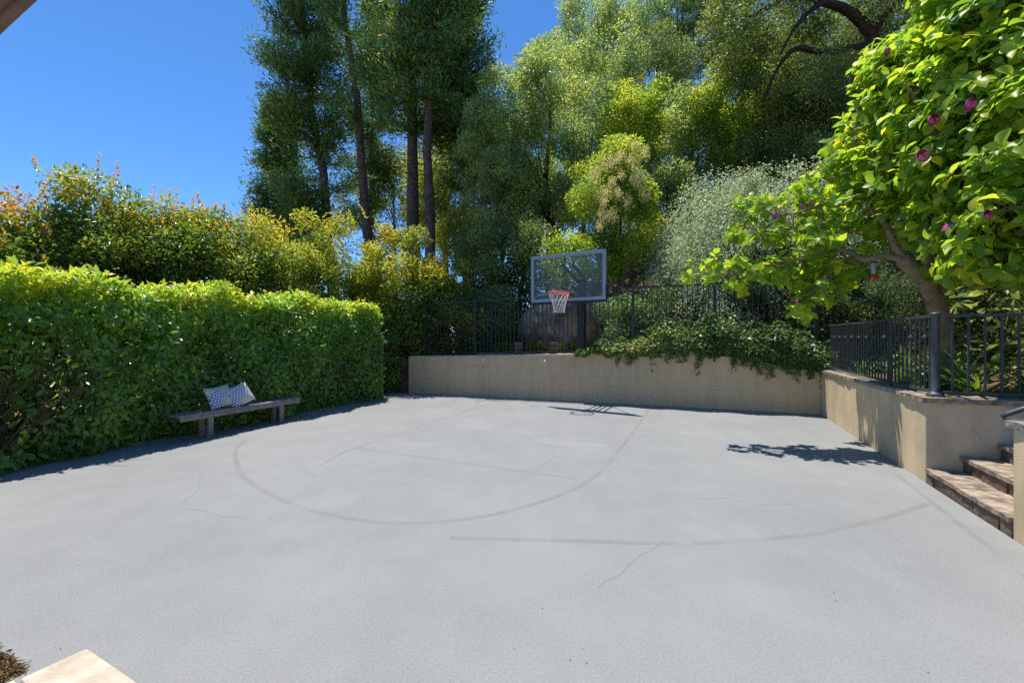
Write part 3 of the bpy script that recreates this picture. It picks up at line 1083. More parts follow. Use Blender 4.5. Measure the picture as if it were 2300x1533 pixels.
def hedge_leaves(n, seed):
    rng = np.random.default_rng(seed)
    q = rng.uniform(-0.1, 9.0, n)
    top = rng.random(n) < 0.30
    z = np.where(top, 2.14 + rng.normal(0, 0.07, n), rng.uniform(0.02, 2.15, n))
    inner = rng.random(n) < 0.34
    dep = np.where(top, rng.uniform(0, 1.3, n), np.where(inner, rng.uniform(0.55, 1.25, n), rng.random(n) ** 1.7 * 0.5))
    wob = -0.45 * np.clip((0.45 - q) / 0.45, 0, 1) ** 2 - 0.10 * np.clip((z - 1.75) / .4, 0, 1) + 0.12 * np.sin(q * 2.1 + z * 1.7) + 0.06 * np.sin(q * 4.7 - z * 3.1) + 0.05 * np.sin(q * 8.3 + z * 6.0)
    z = z + np.where(top, 0.09 * np.sin(q * 3.3) + 0.06 * np.sin(q * 7.7 + 1) - .25 * np.clip((0.6 - q) / .6, 0, 1) ** 2, 0)
    undercut = 0.10 * np.clip(0.5 - z, 0, 0.5) / 0.5
    d = dep - wob * (1 - 0.5 * top) + undercut
    # bare twiggy hollow towards the near end
    hol = ((q - 6.9) / 0.9) ** 2 + ((z - 1.0) / 0.75) ** 2 < 1
    hol2 = (((q - 4.55) / 0.28) ** 2 + ((z - 1.35) / 0.22) ** 2 < 1) | (((q - 5.6) / 0.35) ** 2 + ((z - 1.55) / 0.16) ** 2 < 1) | (((q - 3.1) / 0.22) ** 2 + ((z - 1.7) / 0.15) ** 2 < 1)
    keep = ~((hol & (rng.random(n) < 0.86) & (d < 0.62)) | (hol2 & (rng.random(n) < 0.75) & (d < 0.4)))
    q, z, d, top = q[keep], z[keep], d[keep], top[keep]
    n = len(q)
    P = np.stack([HE[0] - HU[0] * q - HN[0] * d, HE[1] - HU[1] * q - HN[1] * d, z], 1)
    outv = V(HN[0], HN[1], 0)
    N = unit(np.where(top[:, None], V(0, 0, 1), outv * 0.75 + UP * 0.45) + 0.55 * rand_dirs(rng, n))
    D = unit(np.where(top[:, None], outv * 0.35 + UP * 0.35, outv * 0.45 - UP * 0.55) + 0.75 * rand_dirs(rng, n))
    tint = rng.normal(0.40, 0.19, n) + 0.10 * np.sin(q * 3.7 + z * 2.9) * np.sin(q * 1.3 - z * 4.1) + np.where(z > 1.98, 0.20, 0) + np.clip((z - 1.5) * 0.2, 0, 1)  # top leaves tinted yellower: the sunlit fringe is put into their colour
    L = rng.uniform(0.075, 0.125, n)
    return P, D, N, L, tint, d


P, D, N, L, tint, dd = hedge_leaves(50000, 11)
dist = P[:, 1]
vis = np.where((dd < 0.10) & (P[:, 1] > 4.6), -P[:, 1] + 3 * np.random.default_rng(1).random(len(P)), -99)
single = np.argsort(-vis)[:300]
mask = np.ones(len(P), bool)
mask[single] = False
face = mask & (dd < 0.22)
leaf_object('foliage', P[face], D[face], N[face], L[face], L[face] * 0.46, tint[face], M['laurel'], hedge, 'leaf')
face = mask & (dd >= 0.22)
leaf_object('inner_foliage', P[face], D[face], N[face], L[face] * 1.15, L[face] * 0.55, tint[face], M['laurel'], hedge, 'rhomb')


def leaf_parts(P, D, N, L, Wr, tint, mat, parent, shape, bins=5):
    """single leaves as parts sharing a few meshes"""
    D, B, N = frames(D.copy(), N.copy())
    tv, tf = SHAPES[shape]
    meshes = []
    for k in range(bins):
        me = bpy.data.meshes.new('leaf')
        me.from_pydata([(a, b * Wr, c) for a, b, c in tv], [], [tuple(f) for f in tf])
        a_ = me.attributes.new('tint', 'FLOAT', 'FACE')
        a_.data.foreach_set('value', np.full(len(tf), (k + .5) / bins, np.float32))
        me.materials.append(mat)
        meshes.append(me)
    for i in range(len(P)):
        k = int(np.clip(tint[i] * bins, 0, bins - 1))
        l = L[i]
        mw = Matrix(((D[i][0] * l, B[i][0] * l, N[i][0] * l, P[i][0]), (D[i][1] * l, B[i][1] * l, N[i][1] * l, P[i][1]), (D[i][2] * l, B[i][2] * l, N[i][2] * l, P[i][2]), (0, 0, 0, 1)))
        link_part('leaf', meshes[k], parent, mw)


leaf_parts(P[single], D[single], N[single], L[single] * 1.1, 0.46, tint[single], M['laurel'], hedge, 'leaf')
tw = MB()
rt = np.random.default_rng(5)
for i in range(150):
    q = rt.uniform(-0.1, 8.6) if i < 70 else rt.normal(6.9, 0.55)
    d0 = rt.uniform(0.35, 0.8)
    base = V(HE[0] - HU[0] * q - HN[0] * d0, HE[1] - HU[1] * q - HN[1] * d0, 0)
    pts = [base]
    dr = unit(V(rt.normal(0, .25), rt.normal(0, .25), 1) + V(HN[0], HN[1], 0) * rt.uniform(-.1, .35))
    for k in range(5):
        dr = unit(dr + 0.28 * rt.normal(size=3) + V(0, 0, .12))
        pts.append(pts[-1] + dr * rt.uniform(0.22, 0.42))
    pts = [V(p[0], p[1], min(p[2], 2.1)) for p in pts]
    tw.tube(pts, [0.018, 0.015, 0.012, 0.009, 0.006, 0.004], 5)
tw.build('stems', M['twig'], hedge)['kind'] = 'stuff'
# a few tall shoots standing proud of the trimmed top
P, D, N, L, tint = [], [], [], [], []
for i in range(46):
    q = rt.uniform(0.2, 8.6)
    c = V(HE[0] - HU[0] * q - HN[0] * rt.uniform(0, .7), HE[1] - HU[1] * q - HN[1] * .3, 2.16)
    hh = rt.uniform(0.03, 0.14)
    for k in range(7):
        a = k * 2.4 + rt.uniform(0, 1)
        dv = V(math.cos(a), math.sin(a), rt.uniform(0.4, 1.3))
        P.append(c + UP * (hh * k / 6))
        D.append(dv)
        N.append(V(-math.cos(a) * .6, -math.sin(a) * .6, 1))
        L.append(rt.uniform(0.09, 0.14))
        tint.append(rt.uniform(0.75, 1.0))
L = np.array(L)
leaf_object('young_shoots', np.array(P), np.array(D), np.array(N), L, L * .42, np.array(tint), M['laurel'], hedge, 'leaf')


# ------------------------------------------------------------------ trees and shrubs
def limb_tree(mb, rng, base, top, r0, targets, n_limb=9, thin=0.018):
    """a trunk with limbs reaching towards clumps of the crown"""
    base, top = np.asarray(base, float), np.asarray(top, float)
    pts = [base + (top - base) * u + V(*(rng.normal(0, .05, 2) * np.linalg.norm(top - base) * .25), 0) * (0 < u < 1) for u in np.linspace(0, 1, 6)]
    rad = [r0 * (1.18 - 0.95 * u) for u in np.linspace(0, 1, 6)]
    mb.tube(pts, rad, 8)
    if len(targets):
        for c in targets[rng.permutation(len(targets))[:n_limb]]:
            u = np.clip((c[2] - base[2]) / max(top[2] - base[2], .1) - 0.28, 0.12, 0.9)
            k = u * 5
            i = int(min(k, 4))
            s0 = pts[i] + (pts[i + 1] - pts[i]) * (k - i)
            mid = (s0 + c) / 2 + rng.normal(0, .12, 3) - UP * 0.05
            rr = r0 * (1.1 - 0.9 * u) * 0.5
            mb.tube([s0, (s0 + mid) / 2 + rng.normal(0, .05, 3), mid, c], [rr, rr * .75, rr * .55, thin * .5], 5)


def broad_tree(name, label, cat, c, rad, n_leaf, leaf, mat, seed, bark='bark_dark', clumps=None, trunk_r=0.14, group=None, tint=(0.45, 0.2), width=0.42, low=-0.75, base=None, shape='rhomb', shell=0.5, top_tint=0.0, clump_r=None, crown_name='crown', trunk_name='trunk', shoots=0, shoot_tint=(0.8, 1.0), lean=None):
    rng = np.random.default_rng(seed)
    c = np.asarray(c, float)
    rad = np.asarray(rad, float)
    ncl = clumps or int(26 + 10 * rad[2])
    cen = lobed_clumps(rng, c, rad * 0.86, ncl, shell, low)
    cr = (clump_r or 0.30 * float(np.mean(rad))) * rng.uniform(0.55, 1.25, ncl)
    w = cr ** 2
    counts = np.maximum(5, (n_leaf * w / w.sum()).astype(int))
    P, D, N, idx, d = clump_leaves(rng, cen, cr, counts)
    hue = rng.normal(0, 0.15, ncl)[idx]
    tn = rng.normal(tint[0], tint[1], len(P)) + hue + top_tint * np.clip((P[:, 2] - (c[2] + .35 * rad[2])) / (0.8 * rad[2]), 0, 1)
    back = (P[:, :2] - c[:2]) @ unit(c[:2]) > 0.12 * rad[0]
    keep = ~back | (rng.random(len(P)) < 0.35)
    P, D, N, tn = P[keep], D[keep], N[keep], tn[keep]
    L = leaf * rng.uniform(0.7, 1.3, len(P))
    g = ground_at(c[0], c[1])
    if base is None:
        base = V(c[0] + rng.normal(0, .1), c[1] + rng.normal(0, .1), g - 0.1)
    root = thing(name, label, cat, (base[0], base[1], base[2] + 0.1), group)
    if shoots:                                 # upright leading shoots above the outline
        sp, sd, sn, sl, st = [], [], [], [], []
        tops = cen[np.argsort(-cen[:, 2])[:max(6, ncl // 3)]]
        for i in range(shoots):
            o = tops[rng.integers(len(tops))] + V(rng.normal(0, .3), rng.normal(0, .3), cr.mean() * .6)
            ln = rng.uniform(0.15, 0.55)
            ax = unit(V(rng.normal(0, .22), rng.normal(0, .22), 1))
            k = 16
            for j in range(k):
                a = j * 2.4
                sp.append(o + ax * ln * j / k)
                dv = V(math.cos(a), math.sin(a), 0.9 + j / k)
                sd.append(dv)
                sn.append(V(-math.cos(a) * .5, -math.sin(a) * .5, .8))
                sl.append(leaf * rng.uniform(.8, 1.25) * (1.1 - .4 * j / k))
                st.append(rng.uniform(*shoot_tint) if j > 5 else rng.uniform(.4, .8))
        P = np.concatenate([P, sp])
        D = np.concatenate([D, sd])
        N = np.concatenate([N, sn])
        L = np.concatenate([L, sl])
        tn = np.concatenate([tn, st])
    leaf_object(crown_name, P, D, N, L, L * width, tn, mat, root, shape)
    tb = MB()
    limb_tree(tb, rng, base, V(c[0], c[1], c[2] + rad[2] * 0.55) if lean is None else lean, trunk_r, cen, 14)
    tb.build(trunk_name, M[bark], root, True)
    return root, cen


# photinias and golden shrubs behind the hedge: pixel, distance, top pixel, radius, material...
SHRUBS = [
    (-60, 7.0, 430, 1.2, 'photinia', 'dark glossy photinia shrub rising behind the near end of the hedge', 26000),
    (85, 7.7, 402, 1.2, 'photinia', 'red tipped photinia shrub with thin gaps of sky near the frame edge', 22000),
    (225, 8.4, 352, 1.25, 'photinia', 'tallest red tipped photinia shrub behind the clipped hedge', 30000),
    (365, 9.2, 402, 1.3, 'photinia', 'red tipped photinia shrub with one long shoot against blue sky', 30000),
    (500, 10.2, 425, 1.35, 'photinia', 'red tipped photinia shrub with paired upright shoots beside the cedars', 30000),
    (615, 11.3, 448, 1.45, 'golden', 'yellow green shrub directly behind the bench end of the hedge', 26000),
    (735, 12.8, 455, 1.6, 'golden', 'bright yellow topped shrub below the leaning cedar trunks', 28000),
    (890, 13.6, 452, 1.75, 'golden', 'rounded shrub with golden orange top in front of two straight trunks', 28000),
    (990, 13.3, 560, 1.35, 'golden', 'lower golden shrub spreading behind the end of the iron fence', 20000),
]
for i, (px, Y, ty, r, mk, lab, n) in enumerate(SHRUBS):
    ztop = EYE - (ty - 758) * Y / FPX
    X = (px - 1150) * Y / FPX
    zlo = 0.25
    c = V(X, Y, (ztop + zlo) / 2)
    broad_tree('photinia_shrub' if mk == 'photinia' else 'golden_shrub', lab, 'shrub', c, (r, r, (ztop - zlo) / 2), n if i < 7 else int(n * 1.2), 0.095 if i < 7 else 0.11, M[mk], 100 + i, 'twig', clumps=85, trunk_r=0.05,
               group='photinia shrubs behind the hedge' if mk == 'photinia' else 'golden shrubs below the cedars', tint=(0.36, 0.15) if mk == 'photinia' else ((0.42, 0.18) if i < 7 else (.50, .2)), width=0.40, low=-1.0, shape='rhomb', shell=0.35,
               top_tint=(0.10 if i == 0 else 0.27) if mk == 'photinia' else 0.42, clump_r=0.42, crown_name='foliage', trunk_name='stem', shoots=26 if mk == 'photinia' else 10, shoot_tint=(.68, .97))  # golden crowns: light from above and behind adds to the yellow top tint


# cedars ------------------------------------------------------------
def cedar(label, px, Y, foot_py, crown_lo, height, rmax, seed, lean=0.0, trunk_r=0.2, n_br=150, n_sp=330, bare_to=None, gap=0.0, lopsided=None):
    rng = np.random.default_rng(seed)
    X = (px - 1150) * Y / FPX
    g = min(ground_at(X, Y), 1.0)
    base = V(X, Y, g - .1)
    top = V(X + lean * height, Y, g + height)
    root = thing('cedar_tree', label, 'tree', base + UP * .1, 'cedars beyond the golden shrubs')
    tb = MB()
    us = np.linspace(0, 1, 9)
    axis = [base + (top - base) * u + V(*rng.normal(0, .06, 2), 0) * (0 < u < 1) for u in us]
    tb.tube(axis, [trunk_r * (1.12 - u) + .02 for u in us], 10)

    def on_axis(u):
        k = min(u * 8, 7.999)
        i = int(k)
        return axis[i] + (axis[i + 1] - axis[i]) * (k - i)

    tb.build('trunk', M['bark_cedar'], root, True)
    bb = MB()
    P, D, N, T = [], [], [], []
    for b in range(n_br):
        z = crown_lo + (height - crown_lo) * rng.random() ** 0.9
        u = z / height
        a = rng.uniform(0, 2 * math.pi)
        prof = (1 - (u - crown_lo / height) / (1 - crown_lo / height)) ** 0.6 * (0.75 + 0.25 * min(1, (z - crown_lo) / 2.0))
        ln = rmax * prof * rng.uniform(0.55, 1.12)
        if lopsided is not None:
            ln *= 1.0 + 0.45 * math.cos(a - lopsided)
        s0 = on_axis(u)
        o = V(math.cos(a), math.sin(a), 0)
        rise = rng.uniform(-0.05, 0.35)
        p1 = s0 + o * ln * .5 + UP * ln * (rise * .5 - .12)
        p2 = s0 + o * ln + UP * ln * (rise + rng.uniform(-.05, .25))
        bb.tube([s0, p1, p2], [0.022 + .012 * ln / rmax, 0.016, 0.006], 4, False)
        m = int(1.2 * n_sp * (0.4 + 0.6 * ln / rmax))
        w = rng.random(m) ** 0.6
        q = np.where(w[:, None] < .5, s0 + (p1 - s0) * (w[:, None] * 2), p1 + (p2 - p1) * (w[:, None] * 2 - 1))
        spread = 0.30 + 0.18 * w
        q = q + rng.normal(size=(m, 3)) * (spread * 0.62)[:, None] * np.array([1, 1, .75])
        dv = unit(o * 0.7 + UP * 0.45 + 0.75 * rng.normal(size=(m, 3)))
        P.append(q[w > gap])
        D.append(dv[w > gap])
        N.append(unit(UP * .6 + o * .5 + .7 * rng.normal(size=(m, 3)))[w > gap])
        T.append((rng.normal(0.42, 0.2, m) + rng.normal(0, .08))[w > gap])
    # dead twigs on the bare lower trunk
    lo = bare_to if bare_to else crown_lo * .55
    for b in range(46):
        z = rng.uniform(lo, crown_lo + 1.5)
        s0 = on_axis(z / height)
        a = rng.uniform(0, 2 * math.pi)
        o = V(math.cos(a), math.sin(a), 0)
        ln = rng.uniform(.5, 1.6)
        bb.tube([s0, s0 + o * ln * .5 - UP * .08, s0 + o * ln - UP * rng.uniform(0, .4)], [0.014, .01, .004], 3, False)
    bb.build('branches', M['bark_dark'], root)['kind'] = 'stuff'
    P, D, N, T = map(np.concatenate, (P, D, N, T))
    keep = ((P[:, :2] - base[:2]) @ unit(base[:2]) < 0.5) | (rng.random(len(P)) < 0.3)
    keep &= (P[:, 2] < 1.5 + 0.95 * P[:, 1]) | (rng.random(len(P)) < 0.5)
    P, D, N, T = P[keep], D[keep], N[keep], T[keep]
    L = rng.uniform(0.13, 0.30, len(P))
    leaf_object('crown', P, D, N, L, L * 0.25, T, M['cedar'], root, 'spray')
    return root


cedar('dense cedar with drooping low boughs against open sky, outermost of the conifers', 628, 24.0, 480, 6.0, 15.5, 1.8, 31, -0.01, 0.16, 150, 400)
cedar('full dark cedar with reddish leaning trunk, its skirt reaching the golden shrubs', 775, 22.0, 540, 6.6, 27.0, 2.9, 32, -0.115, 0.24, 260, 420)
cedar('leaning cedar with a long bare trunk and dead twigs against the sky gap', 862, 20.5, 510, 11.5, 26.0, 2.1, 33, -0.105, 0.22, 75, 300, 5.0)
cedar('tall straight cedar with the thickest bare grey trunk', 926, 19.0, 545, 10.2, 25.0, 2.5, 34, 0.0, 0.27, 160, 380, 6.0)
cedar('tall straight cedar with slimmer bare trunk just beside the thickest one', 958, 17.6, 580, 10.0, 23.0, 2.1, 35, 0.012, 0.20, 120, 360, 6.0)
cedar('cedar with hidden trunk whose crown touches the bay trees on the slope', 1052, 21.0, 560, 8.2, 20.5, 2.0, 36, -0.02, 0.2, 190, 400)

cedar('far cedar showing only as dark boughs behind the leaning trunk', 835, 27.0, 500, 9.0, 24.0, 2.4, 37, 0.0, 0.2, 120, 330)
cedar('far cedar showing only as dark boughs behind the two straight trunks', 1000, 26.5, 500, 9.5, 22.5, 2.6, 38, 0.0, 0.2, 130, 330)

# trees on the slope: label, px, py, distance, rx, rz, material, leaf length, leaves
SLOPE = [
    ('bay_tree', 'slender grey green tree with a thin pale trunk beside the cedars', 1108, 335, 17.0, 1.25, 3.3, 'bay', 0.095, 30000, 'bark_pale', 0.07),
    ('bay_tree', 'broad bay tree filling the slope straight above the backboard', 1235, 345, 19.0, 2.3, 4.6, 'bay', 0.11, 56000, 'bark_dark', 0.18),
    ('bay_tree', 'dusky bay tree at the edge of the wooded skyline next to the cedars', 1235, 195, 27.0, 2.0, 3.3, 'bay', 0.125, 30000, 'bark_dark', 0.16),
    ('bay_tree', 'feathery bay tree making the first hump of the skyline', 1310, 105, 30.0, 2.2, 4.2, 'bay', 0.135, 34000, 'bark_dark', 0.18),
    ('bay_tree', 'thin topped bay tree with sky showing through on the skyline', 1415, 80, 31.0, 2.2, 4.6, 'bay', 0.135, 30000, 'bark_dark', 0.18),
    ('bay_tree', 'tall bay tree closing the skyline between the thin topped tree and the large oak', 1520, 70, 30.0, 2.0, 4.4, 'bay', 0.135, 28000, 'bark_dark', 0.18),
    ('oak_tree', 'dark blue green oak high on the slope below the skyline notch', 1475, 205, 25.0, 2.2, 3.9, 'oak', 0.12, 36000, 'bark_dark', 0.2),
    ('oak_tree', 'large oak crown at the top of the slope above the notch', 1620, 70, 28.0, 2.2, 4.4, 'oak', 0.125, 36000, 'bark_dark', 0.2),
    ('bay_tree', 'young yellow green bay tree with pointed shoots above the cream blossom', 1420, 290, 18.0, 1.3, 2.2, 'lime_leaf', 0.10, 24000, 'bark_pale', 0.08),
    ('bay_tree', 'mid green bay tree behind the grey shrub', 1550, 345, 19.0, 1.7, 2.9, 'bay', 0.105, 34000, 'bark_dark', 0.12),
    ('bay_tree', 'bright green tree lit below the hanging oak limb', 1665, 265, 17.5, 1.6, 2.7, 'lime_leaf', 0.10, 34000, 'bark_dark', 0.12),
    ('bay_tree', 'olive bay tree low on the slope behind the cedar trunks', 1005, 455, 24.0, 2.5, 3.4, 'golden', 0.13, 34000, 'bark_dark', 0.12),
    ('bay_tree', 'sunlit yellow green tree seen between the bare cedar trunks', 885, 430, 29.0, 2.4, 3.4, 'golden', 0.14, 30000, 'bark_dark', 0.12),
    ('oak_tree', 'shaded oak filling the middle of the slope under the bay trees', 1345, 205, 23.5, 2.2, 3.6, 'bay', 0.12, 34000, 'bark_dark', 0.15),
    ('oak_tree', 'dark leafy young oak behind the iron fence beside the backboard', 1130, 590, 15.0, 1.5, 1.9, 'oak', 0.085, 30000, 'bark_dark', 0.1),
    ('oak_tree', 'far oak on the ridge beneath the hanging oak limb', 1690, 335, 23.0, 1.5, 2.2, 'oak', 0.105, 24000, 'bark_dark', 0.14),
    ('oak_tree', 'far oak on the ridge behind the grey green oak', 1805, 325, 22.0, 1.5, 2.2, 'oak', 0.105, 24000, 'bark_dark', 0.14),
    ('bay_tree', 'shaded bay tree just up the slope from the backboard', 1255, 440, 22.0, 1.5, 2.2, 'bay', 0.105, 24000, 'bark_dark', 0.14),
    ('bay_tree', 'shaded bay tree peeping over the cream blossom', 1385, 330, 22.5, 1.4, 2.2, 'bay', 0.105, 22000, 'bark_dark', 0.14),
    ('bay_tree', 'pale bay tree low on the slope just left of the backboard', 1165, 480, 19.0, 1.4, 2.2, 'bay', 0.10, 26000, 'bark_dark', 0.1),
    ('bay_tree', 'sparse bright privet growth directly behind the backboard glass', 1275, 590, 13.4, .8, 1.0, 'lime_leaf', 0.075, 9000, 'bark_dark', 0.08),  # stands in for low privet boughs, bright leaf gives the sunlit look
    ('bay_tree', 'dusky tree between the cream blossom and the grey shrub', 1500, 470, 16.5, 1.2, 1.9, 'bay', 0.09, 26000, 'bark_dark', 0.1),
    ('oak_tree', 'high oak beyond the lower crooked limb', 1740, 150, 21.0, 1.8, 3.0, 'oak', 0.105, 28000, 'bark_dark', 0.16),
    ('oak_tree', 'high oak framed inside the fork of the crooked limbs', 1870, 130, 21.5, 1.9, 3.2, 'oak', 0.105, 28000, 'bark_dark', 0.16),
    ('oak_tree', 'high oak peeping beside the thick dark trunk, above the magnolia', 2010, 90, 22.0, 2.0, 3.4, 'oak', 0.105, 26000, 'bark_dark', 0.16),
    ('oak_tree', 'high oak almost hidden by the magnolia top', 2160, 120, 21.0, 2.2, 3.4, 'oak', 0.11, 24000, 'bark_dark', 0.16),
    ('oak_tree', 'deep green oak on the bank behind the silvery canes', 1880, 390, 14.6, 1.3, 1.6, 'oak', 0.085, 24000, 'bark_dark', 0.1),
    ('oak_tree', 'shadowed oak on the bank behind the middle of the magnolia', 2050, 400, 13.4, 1.5, 1.8, 'oak', 0.085, 24000, 'bark_dark', 0.1),
    ('oak_tree', 'shadowed oak on the bank behind the outer magnolia boughs', 2230, 400, 13.0, 1.7, 2.2, 'oak', 0.085, 24000, 'bark_dark', 0.1),
    ('oak_tree', 'olive oak low between the slim cedar and the backboard', 1065, 545, 20.0, 1.5, 2.0, 'golden', 0.10, 22000, 'bark_dark', 0.1),
    ('oak_tree', 'grey green oak at the foot of the dark limb', 1800, 300, 15.5, 1.6, 2.0, 'oak', 0.085, 32000, 'bark_dark', 0.1),
]
for i, (nm, lab, px, py, Y, rx, rz, mk, lf, n, bk, tr) in enumerate(SLOPE):
    c = at(px, py, Y)
    rx, rz, lf, n = rx * 1.3, rz * 1.12, lf * 1.28, int(n * (0.58 if Y > 21 else 0.76))
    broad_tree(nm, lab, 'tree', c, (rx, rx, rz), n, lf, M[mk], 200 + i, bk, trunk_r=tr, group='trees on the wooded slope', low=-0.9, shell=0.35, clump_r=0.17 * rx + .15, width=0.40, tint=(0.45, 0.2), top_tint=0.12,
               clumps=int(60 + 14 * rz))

# big oak with a crooked dark trunk
orng = np.random.default_rng(77)
oak = thing('oak_tree', 'great oak with crooked dark limbs spreading over the slope', 'tree', at(1985, 330, 14.5), 'trees on the wooded slope')
ob = MB()
OY = 14.5
trunk = [at(1990, 470, OY), at(1985, 250, OY), at(1975, 150, OY), at(1955, 75, OY), at(1905, 25, OY), at(1850, 5, OY)]
ob.tube(smooth_path(trunk, 4), list(np.linspace(.27, .12, 21)), 10)
limbs = [
    ([at(1957, 75, OY), at(1985, 30, OY), at(2040, -20, OY + .3), at(2120, -90, OY + .5)], .26, .10),
    ([at(1960, 100, OY), at(1910, 108, OY - .2), at(1850, 118, OY - .3), at(1795, 108, OY - .4), at(1765, 128, OY - .4), at(1735, 175, OY - .3), at(1715, 230, OY)], .15, .05),
    ([at(1905, 25, OY), at(1850, 8, OY - .3), at(1815, 30, OY - .5), at(1780, 70, OY - .6), at(1755, 120, OY - .7)], .14, .04),
    ([at(1850, 5, OY), at(1780, -10, OY), at(1700, 30, OY), at(1640, 50, OY + .2)], .14, .04),
    ([at(1850, 5, OY), at(1800, -60, OY + .3), at(1730, -110, OY + .5)], .12, .05),
]
for pts, ra, rb in limbs:
    q = smooth_path(pts, 4)
    ob.tube(q, list(np.linspace(ra * .8, rb * .8, len(q))), 8)
ob.build('trunk', M['bark_dark'], oak, True)
oc = []
for (px, py, dy) in ((1660, 40, 0), (1700, 110, .8), (1740, 60, 1), (1790, 30, 1.4), (1830, 80, 1.6), (1880, 130, 1.6), (1700, 190, .8), (1750, 230, .8), (1800, 190, 1.2), (1850, 220, 1.4), (1900, 260, 1.2), (1650, 130, 1.0),
                     (1900, 60, 1.8), (1960, -20, 1.6), (2030, 60, 1.6), (2100, 20, 1.4), (2050, -80, 1), (1950, -110, 1), (1850, -90, .8), (1750, -90, .6), (1660, -60, .6), (2180, -60, 1.2), (2250, 30, 1.6), (2040, 160, 1.8), (2110, 120, 1.8), (2200, 130, 1.9),
                     (1930, 190, 1.8), (1990, 250, 1.9), (2060, 260, 2), (2140, 240, 2), (2240, 230, 2), (2060, -10, -.8), (1860, 165, -.5), (1690, 20, -.8), (1640, -10, -.3), (1770, -40, -.8)):
    for k in range(3):
        oc.append(at(px, py, OY + dy) + orng.normal(0, .4, 3))
oc = np.array(oc)
cr = orng.uniform(.45, .95, len(oc))
cnt = (640 * cr ** 2 / .5).astype(int)
P, D, N, idx, d = clump_leaves(orng, oc, cr, cnt)
tn = orng.normal(.45, .2, len(P)) + orng.normal(0, .12, len(oc))[idx]
L = orng.uniform(.08, .14, len(P))
leaf_object('crown', P, D, N, L, L * .45, tn, M['oak'], oak)

# privet with cream blossom
pc_ = at(1388, 452, 14.6)
pv, pcen = broad_tree('privet_tree', 'bright green privet tree with clusters of cream blossom above the backboard', 'tree', pc_, (1.75, 1.45, 2.85), 38000, 0.10, M['lime_leaf'], 301, 'bark_pale', trunk_r=.08, clumps=60, clump_r=.48, low=-1, shell=.3, tint=(.5, .2), top_tint=.15)
prng = np.random.default_rng(8)
sel = []
for (px, py) in ((1345, 400), (1365, 380), (1385, 360), (1340, 430), (1390, 345), (1372, 410), (1400, 395), (1415, 370), (1430, 365), (1425, 410), (1440, 415), (1440, 440), (1350, 460), (1395, 430), (1370, 440), (1410, 450), (1335, 395), (1425, 335), (1440, 345), (1340, 475), (1365, 490), (1380, 475), (1350, 510)):
    sel.append(at(px + prng.normal(0, 5), py + prng.normal(0, 5), 12.62 + prng.uniform(0, .35)))
sel = np.array(sel)
P, D, N, idx, d = clump_leaves(prng, sel, prng.uniform(.11, .20, len(sel)), np.full(len(sel), 210), fill=.6, squash=1.5)
leaf_object('blossom', P, D + UP * .6, N, prng.uniform(.03, .06, len(P)), .022, prng.random(len(P)), M['blossom'], pv)


# grey arching cotoneaster ------------------------------------------
def arching_shrub(label, origin, reach, n_cane, mat, seed, leaf=.05, per=170, aim=None, h=2.2):
    rng = np.random.default_rng(seed)
    root = thing('arching_shrub', label, 'shrub', origin)
    P, D, N = [], [], []
    st = MB()
    for i in range(n_cane):
        a = rng.normal(aim, .9) if aim is not None else rng.uniform(0, 2 * math.pi)
        o = V(math.cos(a), math.sin(a), 0)
        R = reach * rng.uniform(.4, 1.05)
        H = h * rng.uniform(.5, 1.1)
        us = np.linspace(0, 1, 9)
        pts = [np.asarray(origin) + o * R * u + UP * H * (2.3 * u - 2.0 * u * u) + rng.normal(0, .05, 3) * u for u in us]
        st.tube(pts, list(np.linspace(.016, .003, 9)), 3, False)
        u = rng.random(per) ** .6
        q = np.array([np.interp(u, us, [p[k] for p in pts]) for k in range(3)]).T
        q = q + rng.normal(size=(per, 3)) * .11
        P.append(q)
        slope = unit(o[None, :] + UP * (2.3 - 4 * u)[:, None] * H / R)
        D.append(unit(slope + .7 * rng.normal(size=(per, 3))))
        N.append(unit(UP * .8 + .7 * rng.normal(size=(per, 3))))
    st.build('canes', M['twig'], root)['kind'] = 'stuff'
    P, D, N = map(np.concatenate, (P, D, N))
    L = leaf * rng.uniform(.7, 1.4, len(P))
    leaf_object('foliage', P, D, N, L, L * .42, rng.normal(.55, .2, len(P)), mat, root)
    return root


g0 = at(1760, 560, 12.6)
arching_shrub('silvery grey shrub with long arching canes beside the magnolia', (g0[0], g0[1], ground_at(g0[0], g0[1]) + .2), 3.9, 260, M['olive'], 401, .066, 280, math.pi + .25, 5.2)
g1_ = at(1600, 600, 12.0)
arching_shrub('smaller silvery shrub at the foot of the tall arching one', (g1_[0], g1_[1], ground_at(g1_[0], g1_[1]) + .1), 2.2, 110, M['olive'], 402, .060, 200, math.pi + .5, 2.6)

